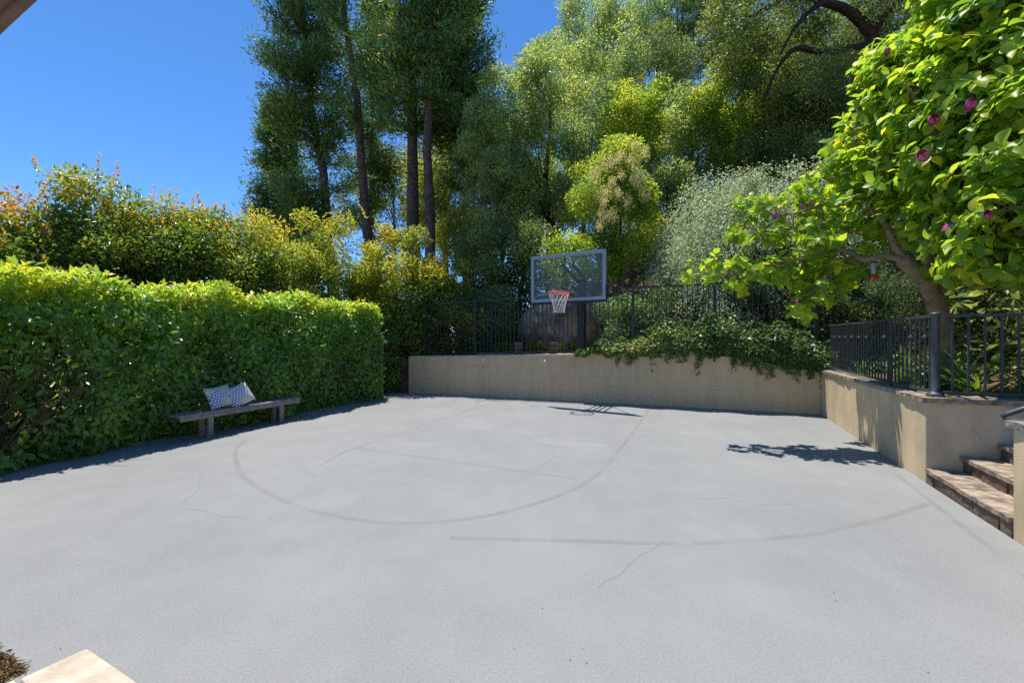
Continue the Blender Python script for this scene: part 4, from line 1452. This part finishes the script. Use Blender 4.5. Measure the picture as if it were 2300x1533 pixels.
# brush that covers the bank, patchy so bare soil shows in places
urng = np.random.default_rng(44)
uc, ur = [], []
while len(uc) < 700:
    tt, s_ = urng.uniform(-1, 34), urng.uniform(3.0, 34)
    if math.sin(tt * 1.3 + 2) + math.sin(s_ * 1.1 + tt * .4) > 1.25 or tt > 12 + s_ * .9:
        continue
    p = wp(tt, s_, 0)
    g = hill(tt, s_)
    R = urng.uniform(.45, 1.0)
    uc.append(V(p[0], p[1], g + urng.uniform(.1, .9 + (.05 if s_ < 6 else .16) * s_)))
    ur.append(R)
for k in range(420):                                   # the bank right of the side wall
    tt, s_ = urng.uniform(WALL_LEN + 1.6, 24), urng.uniform(-6, 14)
    p = wp(tt, s_, 0)
    uc.append(V(p[0], p[1], hill(tt, s_) + urng.uniform(.1, 1.2)))
    ur.append(urng.uniform(.45, .9))
for k in range(150):
    tt, s_ = urng.uniform(WALL_LEN + .9, WALL_LEN + 4.5), urng.uniform(-5.6, .2)
    if tt < WALL_LEN + 1.9 and s_ < -4.2:
        continue
    p = wp(tt, s_, 0)
    uc.append(V(p[0], p[1], hill(tt, s_) + urng.uniform(.0, .25)))
    ur.append(urng.uniform(.2, .4))
for k in range(60):
    tt, s_ = urng.uniform(-4, 3), urng.uniform(4.5, 10)
    p = wp(tt, s_, 0)
    uc.append(V(p[0], p[1], max(0, hill(tt, s_)) + urng.uniform(.2, 2.2)))
    ur.append(urng.uniform(.5, .9))
for px in range(1590, 1880, 11):
    uc.append(at(px + urng.normal(0, 6), 378 + urng.normal(0, 10), urng.uniform(16.5, 20.5)))
    ur.append(urng.uniform(.5, .8))
for k in range(230):                                   # low growth behind the hedge and beyond its end
    q_, o_ = urng.uniform(-5.5, 8.5), urng.uniform(2.0, 5.0)
    uc.append(V(HE[0] - HU[0] * q_ - HN[0] * o_, HE[1] - HU[1] * q_ - HN[1] * o_, urng.uniform(.1, 2.3)))
    ur.append(urng.uniform(.45, .85))
uc, ur = np.array(uc), np.array(ur)
P, D, N, idx, d = clump_leaves(urng, uc, ur, (72 * (ur / .7) ** 2).astype(int))
L = urng.uniform(.13, .21, len(P))
ug = leaf_object('undergrowth', P, D, N, L, L * .45, urng.normal(.42, .2, len(P)) + urng.normal(0, .13, len(uc))[idx], M['oak'], None)

# dark underplanting behind the fences
UNDER = [
    ('dark evergreen shrub behind the fence beside the clipped hedge', -0.5, 1.2, .9, .85, 'bay', 16000),
    ('deep green shrub behind the first fence panel', 1.5, 2.3, 1.0, 1.3, 'bay', 18000),
    ('dark shrub between the fence and the golden shrubs', 0.6, 3.9, 1.2, 1.35, 'oak', 18000),
    ('leafy shrub between the first two fence posts', 0.75, 2.9, .9, 1.15, 'bay', 14000),
    ('green shrub behind the hoop post', 5.5, 2.0, 0.8, 0.9, 'bay', 16000),
    ('thick dark shrub behind the tall fence, ivy below it', 6.8, 2.1, 1.0, 1.05, 'oak', 20000),
    ('dark shrub under the silvery canes behind the tall fence', 8.3, 2.3, 1.1, 1.2, 'oak', 22000),
    ('dark shrub in the corner behind the magnolia branches', 10.0, 1.6, 1.2, 1.3, 'oak', 24000),
    ('shadowy shrub behind the bird feeder', 11.4, -0.4, 1.2, 1.45, 'oak', 26000),
    ('shadowy shrub directly behind the magnolia trunk', 12.9, -1.9, 1.2, 1.5, 'oak', 26000),
    ('shadowy shrub beyond the railing past the magnolia trunk', 13.7, -3.3, 1.35, 1.7, 'oak', 24000),
    ('tall dark shrub on the bank above the magnolia trunk', 14.2, -0.8, 1.7, 2.3, 'oak', 26000),
    ('dark bank shrub behind the fence corner', 12.0, 2.6, 1.7, 1.8, 'oak', 26000),
]
for i, (lab, t, s, r, rz, mk, n) in enumerate(UNDER):
    p = wp(t, s, 0)
    g = hill(t, s)
    broad_tree('evergreen_shrub', lab, 'shrub', V(p[0], p[1], g + rz * .92), (r, r, rz), n if t < 11 else int(n * 1.3), .075 if t < 11 else .05, M[mk], 500 + i, 'twig', trunk_r=.04, clumps=50, clump_r=.38, low=-1, shell=.3, tint=(.2 if t < 11 else .08, .14), group='dark shrubs behind the fences', crown_name='foliage', trunk_name='stem')  # shrubs beyond the side wall: deep shade put into a lower leaf tint

p = wp(-.64, .02, 0)
broad_tree('evergreen_shrub', 'narrow dark laurel filling the corner between the hedge end and the block wall', 'shrub', V(p[0], p[1], .95), (.46, .46, 1.0), 7000, .085, M['laurel'], 590, 'twig', trunk_r=.03, clumps=34, clump_r=.24, low=-1, shell=.2, tint=(.3, .15), crown_name='foliage', trunk_name='stem', base=V(p[0], p[1], -.1))

# ivy spilling over the wall -----------------------------------------
irng = np.random.default_rng(61)
ivy = thing('ivy', 'mound of ivy spilling over the block wall below the tall fence', 'ivy', wp(7.0, .1, 1.1))
n = 30000
t = irng.uniform(4.62, 9.75, n)
zlo = np.interp(t, [4.6, 7.0, 7.6, 8.3, 9.0, 9.8], [1.13, 1.14, 1.08, 1.04, .93, .75]) + .05 * np.sin(t * 9) + .03 * np.sin(t * 23)
zhi = np.interp(t, [4.6, 5.2, 5.9, 6.6, 7.4, 8.3, 9.0, 9.8], [1.25, 1.34, 1.56, 1.86, 1.98, 1.9, 1.68, 1.42]) + .08 * np.sin(t * 5.1) + .05 * np.sin(t * 13.7)
w = irng.random(n) ** .85
z = zlo + (zhi - zlo) * w
belly = np.interp(w, [0, .25, .6, 1], [-.10, -.20, -.08, .25])
s = belly + np.abs(irng.normal(0, .16, n)) + .06 * np.sin(t * 6 + z * 5)
P = np.array([wp(a, b, c) for a, b, c in zip(t, s, z)])
fwd = -V(UR[0], UR[1], 0)
N = unit(UP * .8 + fwd * .6 + .65 * rand_dirs(irng, n))
D = unit(fwd * .5 - UP * .4 + .9 * rand_dirs(irng, n))
tn = irng.normal(.42, .18, n) + .3 * np.exp(-((t - 6.2) / .9) ** 2) * (s < .05)
L = irng.uniform(.045, .085, n)
leaf_object('foliage', P, D, N, L, L * .9, tn, M['ivy'], ivy, 'ivy')
st = MB()
P2, D2, N2 = [], [], []
for i in range(46):                                   # hanging runners
    t0 = irng.uniform(5.4, 9.6)
    z0 = float(np.interp(t0, [4.6, 7.0, 7.6, 8.3, 9.0, 9.8], [1.12, 1.12, 1.05, 1.02, .92, .78]))
    ln = irng.uniform(.06, .30) if i % 5 else irng.uniform(.25, .42)
    pts = [wp(t0 + irng.normal(0, .015) * k, -.035 - .006 * k, z0 + .05 - ln * k / 5) for k in range(6)]
    st.tube(pts, .003, 3, False)
    for k in range(14):
        u = irng.random()
        q = wp(t0 + irng.normal(0, .03), -.05 - irng.random() * .03, z0 + .04 - ln * u)
        P2.append(q)
        D2.append(fwd * .4 - UP + .6 * irng.normal(size=3))
        N2.append(fwd + UP * .4 + .4 * irng.normal(size=3))
st.build('runners', M['twig'], ivy)['kind'] = 'stuff'
leaf_object('trailing_leaves', np.array(P2), np.array(D2), np.array(N2), .055, .048, irng.normal(.45, .2, len(P2)), M['ivy'], ivy, 'ivy')

# ------------------------------------------------------------------ magnolia
mrng = np.random.default_rng(91)
mag = thing('magnolia_tree', 'large leaved magnolia tree with purple flowers leaning over the iron railing', 'tree', at(2125, 880, 5.9))
mb = MB()
main = smooth_path([at(2128, 900, 5.9), at(2116, 780, 5.85), at(2108, 700, 5.8), at(2090, 650, 5.75), at(2062, 612, 5.72), at(2025, 582, 5.7)], 4)
mb.tube(main, list(np.linspace(.125, .085, len(main))), 12)
limb_pts = list(main)
MLIMBS = [
    ([at(2078, 628, 5.74), at(2082, 560, 5.6), at(2095, 450, 5.4), at(2120, 320, 5.2), at(2130, 220, 5.1), at(2165, 120, 5.0), at(2190, -20, 5.0)], .085, .025),
    ([at(2025, 582, 5.7), at(1985, 574, 5.8), at(1940, 583, 5.95), at(1880, 560, 6.1), at(1800, 580, 6.25), at(1700, 612, 6.45), at(1600, 605, 6.6)], .05, .010),
    ([at(2030, 586, 5.7), at(2000, 530, 5.8), at(1960, 440, 6.0), at(1920, 340, 6.2), at(1930, 240, 6.2)], .055, .012),
    ([at(1960, 440, 6.0), at(1880, 450, 6.2), at(1780, 480, 6.4), at(1690, 480, 6.6)], .03, .008),
    ([at(2082, 560, 5.6), at(2150, 500, 5.1), at(2220, 440, 4.7), at(2290, 350, 4.4)], .05, .012),
    ([at(2120, 320, 5.2), at(2060, 230, 5.4), at(2020, 170, 5.6)], .04, .010),
    ([at(2130, 220, 5.1), at(2220, 130, 4.8), at(2300, 40, 4.6)], .035, .010),
    ([at(1880, 560, 6.1), at(1850, 620, 6.15), at(1810, 680, 6.25)], .018, .006),
    ([at(2150, 500, 5.1), at(2190, 560, 4.8), at(2230, 590, 4.5)], .022, .008),
]
for pts, ra, rb in MLIMBS:
    q = smooth_path(pts, 5)
    mb.tube(q, list(np.linspace(ra, rb, len(q))), 7)
    limb_pts += q
limb_pts = np.array(limb_pts)
CL = [(1582, 605, 6.65), (1625, 612, 6.55), (1670, 622, 6.5), (1715, 612, 6.4), (1755, 592, 6.35), (1790, 692, 6.3), (1825, 655, 6.2), (1865, 625, 6.1), (1800, 600, 6.3), (1850, 590, 6.2),
      (1672, 512, 6.7), (1720, 540, 6.5), (1690, 455, 6.75), (1745, 470, 6.6), (1790, 515, 6.4), (1840, 545, 6.2), (1800, 440, 6.5), (1850, 480, 6.3), (1905, 520, 6.0), (1900, 590, 6.0),
      (1850, 400, 6.5), (1900, 430, 6.2), (1950, 480, 5.9), (1885, 345, 6.4), (1935, 375, 6.1), (1980, 420, 5.9), (1915, 290, 6.3), (1950, 230, 6.2), (1975, 185, 6.1), (1985, 290, 6.0), (2010, 350, 5.8),
      (2020, 230, 5.8), (2010, 155, 5.9), (2050, 130, 5.7), (2060, 290, 5.5), (2050, 420, 5.6), (2030, 500, 5.6), (2090, 90, 5.5), (2075, 195, 5.4), (2110, 380, 5.2), (2100, 490, 5.2), (2125, 270, 5.1), (2130, 30, 5.2),
      (2140, 150, 5.0), (2150, 540, 5.0), (2165, 430, 4.9), (2180, 330, 4.9), (2180, 230, 4.8), (2190, 60, 4.9), (2200, 150, 4.8), (2215, 500, 4.6), (2235, 570, 4.5), (2230, 410, 4.6), (2240, 300, 4.6), (2250, 200, 4.6), (2250, 100, 4.7), (2260, 0, 4.8),
      (2285, 540, 4.4), (2280, 450, 4.4), (2290, 350, 4.3), (2300, 240, 4.4), (2310, 130, 4.5), (2320, 30, 4.6), (2110, -50, 5.3), (2200, -50, 5.0), (2330, 420, 4.3), (2340, 560, 4.4), (2180, 590, 4.75)]
CL += [(px + mrng.normal(0, 22), py + mrng.normal(0, 22), Y + mrng.uniform(.25, .75)) for (px, py, Y) in CL if px > 1840]
CL += [(px + mrng.normal(0, 20), py + mrng.normal(0, 18), Y + mrng.uniform(-.1, .2)) for (px, py, Y) in CL if px > 1960]
P, D, N, L, T = [], [], [], [], []
for (px, py, Y) in CL:
    c = at(px, py, Y)
    near = limb_pts[np.argmin(np.linalg.norm(limb_pts - c, axis=1) + 0.15 * np.abs(limb_pts[:, 2] - c[2] + .3))]
    mb.tube([near, (near + c) / 2 + mrng.normal(0, .05, 3) - UP * .03, c], [.014, .010, .006], 5)
    R = .30 if Y > 6.0 else .34
    for k in range(10):
        dr = rand_dirs(mrng, 1)[0]
        o = c + dr * R * mrng.random() ** .5 * np.array([1, 1, .75])
        mb.tube([c, (c + o) / 2 + mrng.normal(0, .02, 3), o], [.006, .005, .003], 3, False)
        ax = unit(dr + UP * .7 + .3 * mrng.normal(size=3))
        e1 = unit(np.cross(ax, V(.3, .7, .2)))
        e2 = np.cross(ax, e1)
        ph = mrng.uniform(0, 6.28)
        for j in range(mrng.integers(5, 9)):
            a = ph + j * 2.4
            sp = math.cos(a) * e1 + math.sin(a) * e2
            rise = .15 + .11 * j
            dv = unit(sp + ax * rise - UP * .25)
            P.append(o + ax * (.012 * j))
            D.append(dv)
            N.append(unit(ax + UP * .5 - sp * rise + .35 * mrng.normal(size=3)))
            L.append(mrng.uniform(.095, .165) * (1.0 if Y > 5.6 else 1.08))
            T.append(mrng.normal(.5, .2) + (.35 if mrng.random() < .03 else 0))
mb.build('trunk', M['bark_mag'], mag, True)
P, D, N, L, T = map(np.array, (P, D, N, L, T))
T = np.clip(T, 0, 1)
# broad obovate leaf with a folded midrib
tv = [(0, 0, 0)]
outline = [(0.12, 0.10), (0.32, 0.25), (0.55, 0.33), (0.75, 0.31), (0.90, 0.19)]
verts = [(0, 0, 0)] + [(a, b, .20 * b / .33 - .32 * a * a) for a, b in outline] + [(1, 0, -.34)] + [(a, -b, .20 * b / .33 - .32 * a * a) for a, b in outline[::-1]] + [(a, 0, -.32 * a * a) for a in (.32, .55, .75)]
# 0 base, 1-5 side, 6 tip, 7-11 other side (from tip), 12-14 midrib
tris = [(0, 12, 1), (1, 12, 2), (2, 12, 13), (2, 13, 3), (3, 13, 14), (3, 14, 4), (4, 14, 5), (5, 14, 6), (6, 14, 7), (7, 14, 8), (8, 14, 9), (9, 14, 13), (9, 13, 10), (10, 13, 12), (10, 12, 11), (11, 12, 0)]
SHAPES['broad'] = (np.array(verts, float), np.array(tris))
front = np.argsort(P[:, 1] / L)[:5000]
inview = [i for i in front if 1400 < 1150 + FPX * P[i, 0] / P[i, 1] < 2290 and 5 < 758 - FPX * (P[i, 2] - EYE) / P[i, 1] < 800]
single = np.array(inview[::max(1, len(inview) // 300)][:300])
mask = np.ones(len(P), bool)
mask[single] = False
face = mask & (P[:, 1] < np.median(P[:, 1]))
leaf_object('foliage', P[face], D[face], N[face], L[face], L[face] * 1.0, T[face], M['magnolia'], mag, 'broad')
face = mask & (P[:, 1] >= np.median(P[:, 1]))
leaf_object('inner_foliage', P[face], D[face], N[face], L[face], L[face] * .72, T[face], M['magnolia'], mag, 'leaf')
leaf_parts(P[single], D[single], N[single], L[single], 1.0, T[single], M['magnolia'], mag, 'broad', 8)


def blossom(c, ax, size, mat):
    """a goblet of overlapping petals"""
    ax = unit(ax)
    e1 = unit(np.cross(ax, V(.3, .7, .21)))
    e2 = np.cross(ax, e1)
    m = MB()
    for ring_, (n_, open_, ln) in enumerate(((4, .30, .92), (5, .62, 1.0))):
        for k in range(n_):
            a = 2 * math.pi * (k + .5 * ring_) / n_
            o = math.cos(a) * e1 + math.sin(a) * e2
            b = np.cross(ax, o)
            vs = []
            for u in np.linspace(0, 1, 6):
                r = open_ * math.sin(u * 2.4) * .55
                wd = .27 * math.sin(math.pi * (0.12 + .85 * u)) ** .8
                cen = c + size * (ax * ln * u + o * r)
                for q in (-1, 0, 1):
                    vs.append(cen + size * (b * wd * q - o * .12 * abs(q) * wd * 2))
            fs = []
            for i in range(5):
                for q in range(2):
                    fs.append((3 * i + q, 3 * i + q + 1, 3 * i + q + 4, 3 * i + q + 3))
            m.add(vs, fs)
    m.build('flower', mat, mag, True)


for (px, py, Y, ax, size, mk) in ((1991, 127, 5.75, (0, -.2, 1), .085, 'petal'), (2093, 280, 4.75, (-.4, -.6, .2), .115, 'petal'), (2172, 250, 4.45, (-.3, -.7, .5), .105, 'petal'), (2080, 360, 4.75, (-.8, -.5, .35), .13, 'petal_pink'),
                                 (2128, 505, 4.6, (-.4, -.6, -.5), .135, 'petal'), (2222, 486, 4.1, (-.7, -.5, .2), .085, 'petal'), (1738, 493, 6.2, (.1, -.4, .9), .085, 'petal'), (1792, 683, 5.95, (-.3, -.8, .3), .085, 'petal_pink'),
                                 (1820, 460, 6.1, (0, -.3, 1), .06, 'petal'), (1800, 470, 6.15, (0, -.3, 1), .06, 'petal')):
    blossom(at(px, py, Y), V(*ax), size * 1.2, M[mk])

# bird feeder on a branch
fp = at(1962, 612, 5.9)
fd = thing('bird_feeder', 'small clear tube bird feeder with red base hanging from the magnolia', 'bird feeder', fp)
MB().lathe(fp, [(.030, -.03), (.033, .0), (.033, .12), (.030, .13)], 14).build('tube', M['feeder_glass'], fd, True)
MB().lathe(fp, [(.02, -.085), (.055, -.075), (.062, -.06), (.05, -.045), (.034, -.03)], 16).build('base', M['feeder_red'], fd, True)
MB().lathe(fp, [(.045, .13), (.042, .14), (.012, .165), (.004, .17)], 14).build('cap', M['iron'], fd, True)
MB().tube([fp + UP * .168, fp + UP * .24, fp + UP * .262 + V(.01, 0, 0)], .003, 5).build('hanger', M['iron'], fd)


# ------------------------------------------------------------------ strap-leaved plants behind the railing
def strap_meshes():
    out = []
    for k, (bend, tn) in enumerate(((.5, .3), (.9, .5), (1.3, .7), (.7, .95))):
        vs, fs = [], []
        for i in range(8):
            u = i / 7
            a = u * bend
            x = math.sin(a) / max(bend, .01)
            z = (1 - math.cos(a)) / max(bend, .01)
            w = .034 * (1 - u ** 2.2) + .001
            vs += [(x, w, -z), (x, 0, -z - .008), (x, -w, -z)]
        for i in range(7):
            for q in range(2):
                fs.append((3 * i + q, 3 * i + q + 1, 3 * i + q + 4, 3 * i + q + 3))
        me = bpy.data.meshes.new('leaf')
        me.from_pydata(vs, [], fs)
        a_ = me.attributes.new('tint', 'FLOAT', 'FACE')
        a_.data.foreach_set('value', np.full(len(fs), tn, np.float32))
        me.materials.append(M['strap'])
        out.append(me)
    return out


SM = strap_meshes()
srng = np.random.default_rng(15)
for (tt, ss, ln, nb, lab) in ((WALL_LEN + .62, -3.95, .60, 46, 'strap leaved clump beside the round corner post'), (WALL_LEN + .60, -3.1, .55, 46, 'strap leaved clump midway along the knobbed railing'),
                              (WALL_LEN + .62, -2.1, .52, 40, 'strap leaved clump near the far end of the knobbed railing'), (WALL_LEN + 1.25, -3.8, .6, 40, 'strap leaved clump behind the railing above the steps'),
                              (WALL_LEN + .45, -.9, .40, 36, 'low strap leaved clump where the ivy meets the wall cap'), (WALL_LEN + 1.8, -3.9, .5, 30, 'strap leaved clump furthest round behind the turning railing')):
    g = wp(tt, ss, .80)
    pl = thing('strap_plant', lab, 'plant', g, 'strap leaved plants behind the railing')
    for i in range(nb):
        a = srng.uniform(0, 2 * math.pi)
        el = srng.uniform(.35, 1.45)
        l = 1.3 * ln * srng.uniform(.6, 1.15)
        R = Matrix.Translation(Vector(g) + Vector((srng.normal(0, .05), srng.normal(0, .05), 0))) @ Matrix.Rotation(a, 4, 'Z') @ Matrix.Rotation(-el, 4, 'Y') @ Matrix.Diagonal((l, .62 * ln / .6, l, 1))
        link_part('leaf', SM[srng.integers(4)], pl, R)

# ------------------------------------------------------------------ garden terrace behind the fence
path = MB().hexa([wp(1.6, .75, .9), wp(6.0, .75, .9), wp(6.0, 2.0, .9), wp(1.6, 2.0, .9), wp(1.6, .75, 1.06), wp(6.0, .75, 1.075), wp(6.0, 2.0, 1.095), wp(1.6, 2.0, 1.08)]).build('garden_path', M['gravel'])
path['kind'] = 'structure'
brng = np.random.default_rng(19)
for (px, lab) in ((1165, 'short dark stone pier behind the fence nearer the hedge'), (1242, 'short dark stone pier behind the fence nearer the hoop post')):
    p = at(px, 790, 11.6)
    st = thing('stone_pier', lab, 'pier', (p[0], p[1], 1.06), 'stone piers on the terrace')
    for k in range(3):
        m = MB()
        m.box((p[0] + brng.uniform(-.01, .01), p[1], 1.12 + .105 * k), (1, 0, 0), (0, 1, 0), UP, .10 + brng.uniform(-.01, .012), .10, .051)
        m.build('stone', M['rock'], st, bevel=.02)
for (px, lab, w) in ((1140, 'low sunlit yellow green border plant behind the fence post', .32), (1197, 'pale green border plant between the two stone piers', .34), (1272, 'yellow leaved border plant beside the hoop post', .32)):
    p = at(px, 770, 12.4)
    root = thing('border_plant', lab, 'plant', (p[0], p[1], 1.1), 'sunlit plants along the terrace')
    cen = np.array([V(p[0] + brng.uniform(-w, w), p[1] + brng.uniform(-.2, .2), 1.17 + brng.uniform(0, .12)) for _ in range(9)])
    P, D, N, idx, d = clump_leaves(brng, cen, np.full(9, .13), np.full(9, 160))
    leaf_object('foliage', P, D + UP * .5, N, brng.uniform(.05, .09, len(P)), .03, brng.random(len(P)), M['border'], root)


def boulder(label, c, r, seed, squash=.75):
    rng = np.random.default_rng(seed)
    vs, fs = [], []
    nu, nv = 18, 12
    ph = rng.uniform(0, 6, (6,))
    for i in range(nv + 1):
        th = math.pi * i / nv
        for j in range(nu):
            a = 2 * math.pi * j / nu
            d = V(math.sin(th) * math.cos(a), math.sin(th) * math.sin(a), math.cos(th))
            k = 1 + .16 * math.sin(3 * d[0] + ph[0]) + .14 * math.sin(4 * d[1] + ph[1]) + .10 * math.sin(5 * d[2] + 3 * d[0] + ph[2]) + rng.uniform(-.03, .03)
            vs.append(V(*c) + d * k * np.array(r) * np.array([1, 1, squash]))
    for i in range(nv):
        for j in range(nu):
            fs.append((i * nu + j, (i + 1) * nu + j, (i + 1) * nu + (j + 1) % nu, i * nu + (j + 1) % nu))
    o = MB().add(vs, fs).build('boulder', M['rock'])
    tag(o, label, 'boulder')


b_ = at(1262, 735, 13.0)
boulder('large weathered boulder seen through the fence below the hoop', (b_[0], b_[1], 1.60), (.95, .8, 1.7), 9)

# ------------------------------------------------------------------ limestone capped wall and mulch at the near corner
nw = thing('garden_wall', 'near corner wall capped with pale limestone slabs at the bottom of the view', 'wall', (-.96, .8, 0))
CZ = 0.80
tip = at(196, 1452, (EYE - CZ) * FPX / (1452 - 758))
e_r, e_l = unit(V(.89, -.45)), unit(V(-.50, -.866))


def nwp(a, b, z):
    q = tip[:2] + e_r * a + e_l * b
    return V(q[0], q[1], z)


MB().hexa([nwp(.03, .03, -.1), nwp(.03, 1.4, -.1), nwp(.5, 1.4, -.1), nwp(.5, .03, -.1), nwp(.03, .03, CZ - .05), nwp(.03, 1.4, CZ - .05), nwp(.5, 1.4, CZ - .05), nwp(.5, .03, CZ - .05)]).build('wall_core', M['stucco'], nw)
MB().hexa([nwp(0, 0, CZ - .049), nwp(0, .106, CZ - .049), nwp(.55, .106, CZ - .049), nwp(.55, 0, CZ - .049), nwp(0, 0, CZ), nwp(0, .106, CZ), nwp(.55, .106, CZ), nwp(.55, 0, CZ)]).build('cap_stone', M['lime'], nw, bevel=.006)
MB().hexa([nwp(-.012, .110, CZ - .049), nwp(-.012, .8, CZ - .049), nwp(.55, .8, CZ - .049), nwp(.55, .110, CZ - .049), nwp(-.012, .110, CZ - .002), nwp(-.012, .8, CZ - .002), nwp(.55, .8, CZ - .002), nwp(.55, .110, CZ - .002)]).build('cap_stone', M['lime'], nw, bevel=.006)

m0, m1 = on_court(-80, 1438), on_court(38, 1514)
md = unit(m1 - m0)
mn = V(md[1], -md[0])
mg = np.random.default_rng(6)
nn = 9000
qa, qb = mg.uniform(0, 1, nn), np.abs(mg.normal(0, .5, nn)) * .5
P = np.array([V(*(m0 + (m1 - m0) * a + mn * (b - .02 + mg.normal(0, .012)) + md * mg.normal(0, .015)), mg.uniform(.002, .012)) for a, b in zip(qa, qb)])
D = unit(V(*(mn * -.3), 0.02) + mg.normal(size=(nn, 3)) * np.array([1, 1, .15]))
L = mg.uniform(.012, .035, nn)
M['chips'] = leaf_mat('mulch_chip', [(0, (0.045, 0.028, 0.014)), (.6, (0.15, 0.095, 0.045)), (1, (0.32, 0.22, 0.11))], 0.0, .9, .1, 1.0)
leaf_object('mulch', P, D, np.tile(UP, (nn, 1)) + mg.normal(0, .4, (nn, 3)), L, L * .25, mg.random(nn), M['chips'], None)
# specks of fallen leaf on the court
nn = 36
P = np.array([V(*on_court(mg.uniform(100, 2200), 960 + 560 * mg.random() ** .8), .003) for _ in range(nn)])
D = unit(mg.normal(size=(nn, 3)) * np.array([1, 1, .08]))
L = mg.uniform(.006, .014, nn)
leaf_object('leaf_litter', P, D, np.tile(UP, (nn, 1)), L, L * .4, mg.random(nn) * .5, M['chips'], None)
s0 = on_court(-40, 1500)
sl = MB().box((s0[0] - .05, s0[1] - .12, .05), V(md[0], md[1], 0), V(mn[0], mn[1], 0), UP, .22, .06, .05).build('edging_stone', M['lime'], None, bevel=.008)
tag(sl, 'pale limestone edging stone behind the brown mulch at the corner of the view', 'stone')

# roof eave over the near corner
ev = thing('roof_eave', 'brown roof eave corner of the house at the top of the view', 'roof', (-1.7, 1.58, 2.7))
E0, E1 = V(-1.36, 1.41), V(-6.2, 3.98)
ed = unit(E1 - E0)
en = V(ed[1], -ed[0])
if en[1] > 0:
    en = -en


def evp(a, b, z):
    q = E0 + ed * a + en * b
    return V(q[0], q[1], z)


LE = np.linalg.norm(E1 - E0)
MB().hexa([evp(0, 0, 2.70), evp(LE, 0, 2.70), evp(LE, .03, 2.70), evp(0, .03, 2.70), evp(0, 0, 2.88), evp(LE, 0, 2.88), evp(LE, .03, 2.88), evp(0, .03, 2.88)]).build('fascia', M['eave'], ev)
for k in range(4):
    b0 = .031 + .15 * k
    MB().hexa([evp(0, b0, 2.72 + .04 * k), evp(LE, b0, 2.72 + .04 * k), evp(LE, b0 + .147, 2.755 + .04 * k), evp(0, b0 + .147, 2.755 + .04 * k), evp(0, b0, 2.74 + .04 * k), evp(LE, b0, 2.74 + .04 * k), evp(LE, b0 + .147, 2.775 + .04 * k), evp(0, b0 + .147, 2.775 + .04 * k)]).build('soffit_board', M['eave'], ev)
MB().hexa([evp(-.03, -.04, 2.881), evp(LE, -.04, 2.881), evp(LE, 1.2, 3.25), evp(-.03, 1.2, 3.25), evp(-.03, -.04, 2.91), evp(LE, -.04, 2.91), evp(LE, 1.2, 3.28), evp(-.03, 1.2, 3.28)]).build('roof_covering', M['shingle'], ev)
